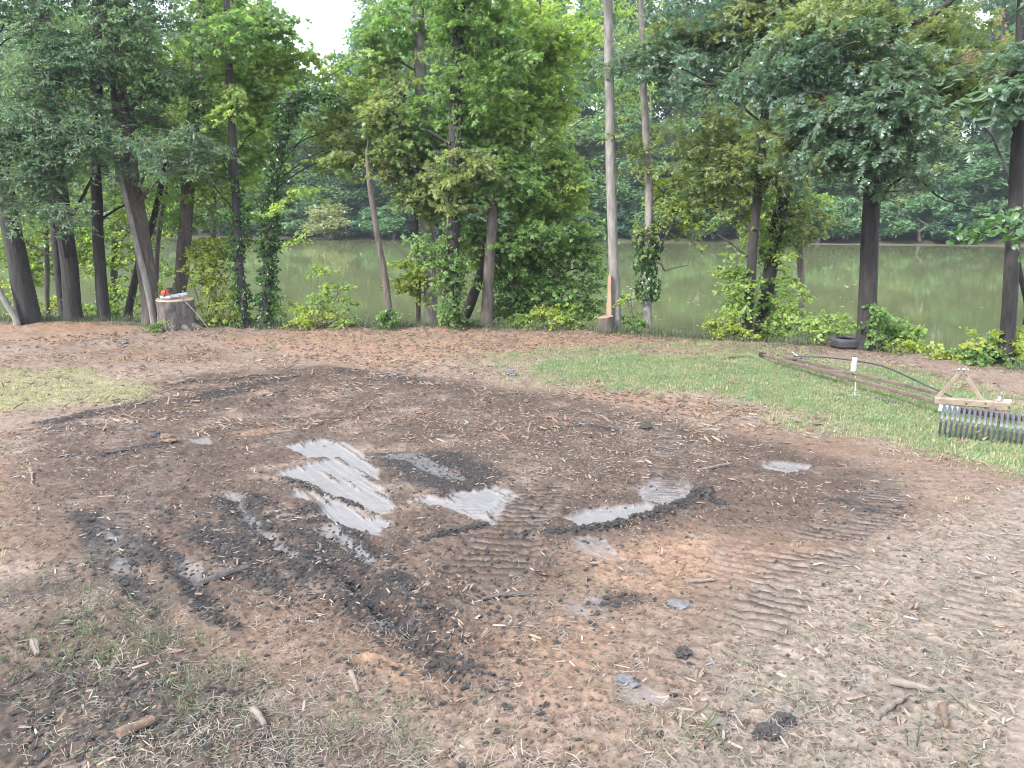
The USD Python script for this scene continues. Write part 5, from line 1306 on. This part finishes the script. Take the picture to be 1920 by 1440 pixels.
# bigger chips, each a thing
bigxy = field(130, rng, dchip, 9.0, 0.8)
SC = []
for k in range(6):
    p = f'/foliage_library/big_chip_{k}'
    sliver(p, (PALEWOOD, CHIP[1], CHIP[3], PALEWOOD, CHIP[2], PALEWOOD)[k], 700 + k, 1, (0.05, 0.10), (0.007, 0.015), 0.0, 0.05, 0.06); SC.append(p)
for k, (px_, py_) in enumerate(bigxy):
    xf = UsdGeom.Xform.Define(stage, pname('/World', 'wood_chip'))
    xf.AddTranslateOp().Set(Gf.Vec3d(float(px_), float(py_), float(gz(px_, py_)) + 0.006)); xf.AddRotateZOp().Set(float(rng.uniform(0, 360))); s_ = float(rng.uniform(0.6, 1.3)); xf.AddScaleOp().Set(Gf.Vec3f(s_, s_, s_))
    tag(xf.GetPrim(), 'larger splinter of split wood lying loose on the churned soil', 'wood chip', 'loose splinters of wood on the soil')
    xf.GetPrim().GetReferences().AddInternalReference(SC[k % 6]); xf.GetPrim().SetInstanceable(True)


def tuft(path, mat, seed, n, h, spread, lean=0.6, w=0.0035):
    rng = np.random.default_rng(seed)
    UsdGeom.Xform.Define(stage, path)
    ms = []
    for k in range(n):
        b = np.append(rng.normal(0, spread, 2), -0.005); a = rng.uniform(0, 6.28); L_ = h * rng.uniform(0.5, 1.25); ln = abs(rng.normal(0, lean))
        d = np.array([math.cos(a), math.sin(a), 0]); s_ = np.array([-d[1], d[0], 0])
        c = [b + L_ * (t * np.array([0, 0, 1]) * math.cos(ln * t) + d * math.sin(ln * t) * t) for t in (0, 0.5, 1)]
        v = np.array([c[0] - s_ * w, c[0] + s_ * w, c[1] - s_ * w * 0.8, c[1] + s_ * w * 0.8, c[2]])
        ms.append((v, np.array([[0, 1, 3], [0, 3, 2], [2, 3, 4]])))
    usdkit.mesh(stage, path + '/blades', cat(ms), mat)


WEED = leaf('weed_blade', (0.038, 0.052, 0.030), (0.10, 0.118, 0.068), TR, 0.3)
GT, GP, GB = [], [], []
for k in range(5):
    p = f'/foliage_library/tuft_{k}'; tuft(p, LEAF['grass' if k < 3 else 'pale_grass'], 800 + k, 22, 0.034, 0.05, 0.8); GT.append(p)
    p = f'/foliage_library/pale_tuft_{k}'; tuft(p, LEAF['pale_grass'], 820 + k, 18, 0.04, 0.05, 0.9); GP.append(p)
    p = f'/foliage_library/tall_tuft_{k}'; tuft(p, WEED, 840 + k, 12, 0.07, 0.03, 0.9, 0.0020); GB.append(p)


def dgrass(xy):
    g, c, s = look(xy, gpatch, grass_core, smear)
    return np.clip(g * (0.35 + 0.75 * c), 0, 1)


lay('grass', 'short green grass of the lawn patch around the rake', 'grass', GT, field(30000, rng, dgrass, 17.5, 0.75, 5.0), rng, 1.0, 0.25, 0.0)
lay('pale_grass', 'sparse pale grass on the left and along the edges of the lawn', 'grass', GP, field(9000, rng, lambda xy: np.clip(look(xy, lpatch)[0] * 0.7 + look(xy, grass_r)[0] * 0.25 + 0.02 * look(xy, dry_mask)[0], 0, 1), 18, 0.8, 5.0), rng, 1.0, 0.3, 0.0)
lay('grass_tufts', 'loose tufts of grass growing in the foreground soil', 'grass', GB, field(900, rng, lambda xy: np.clip(look(xy, grass_f)[0] * sstep(-0.1, 0.5, n2(xy[:, 0], xy[:, 1], 0.4, 3, 44)) + 0.02 * look(xy, straw_z)[0], 0, 1), 5.0), rng, 0.9, 0.35, 0.0)
# rough grass and weeds along the bank's edge
ex = rng.uniform(-14, 10, 6000); eo = rng.normal(0.5, 0.45, 6000)
exy = np.column_stack([ex, np.interp(ex, EX, EY) + eo])
keep = n2(exy[:, 0], exy[:, 1], 0.8, 3, 51) > -0.15
lay('bank_grass', 'rough grass and weeds along the top of the bank', 'grass', GB, exy[keep], rng, 2.2, 0.35, 0.0)

# scum and fallen leaves near the bank; the left group stands for sky glints
FLO = []
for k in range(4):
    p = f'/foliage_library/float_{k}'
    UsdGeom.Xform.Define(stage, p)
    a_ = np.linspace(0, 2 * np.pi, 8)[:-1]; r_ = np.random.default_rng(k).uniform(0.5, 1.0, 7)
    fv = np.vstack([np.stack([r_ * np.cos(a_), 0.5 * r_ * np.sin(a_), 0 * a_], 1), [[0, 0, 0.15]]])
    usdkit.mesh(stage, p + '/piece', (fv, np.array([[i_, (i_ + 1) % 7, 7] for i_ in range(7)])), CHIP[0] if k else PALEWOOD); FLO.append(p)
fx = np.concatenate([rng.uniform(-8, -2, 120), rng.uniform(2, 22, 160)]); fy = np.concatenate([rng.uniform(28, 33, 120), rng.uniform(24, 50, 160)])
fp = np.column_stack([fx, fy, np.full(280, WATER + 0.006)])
instancer('/World/floating_scum', FLO, fp, quats(rng, 280, 0.0), 0.07 * np.exp(rng.normal(0, 0.6, 280)), rng.integers(0, 4, 280), label='pale scum and fallen leaves on the lake, partly discs standing for sky glints', category='scum')
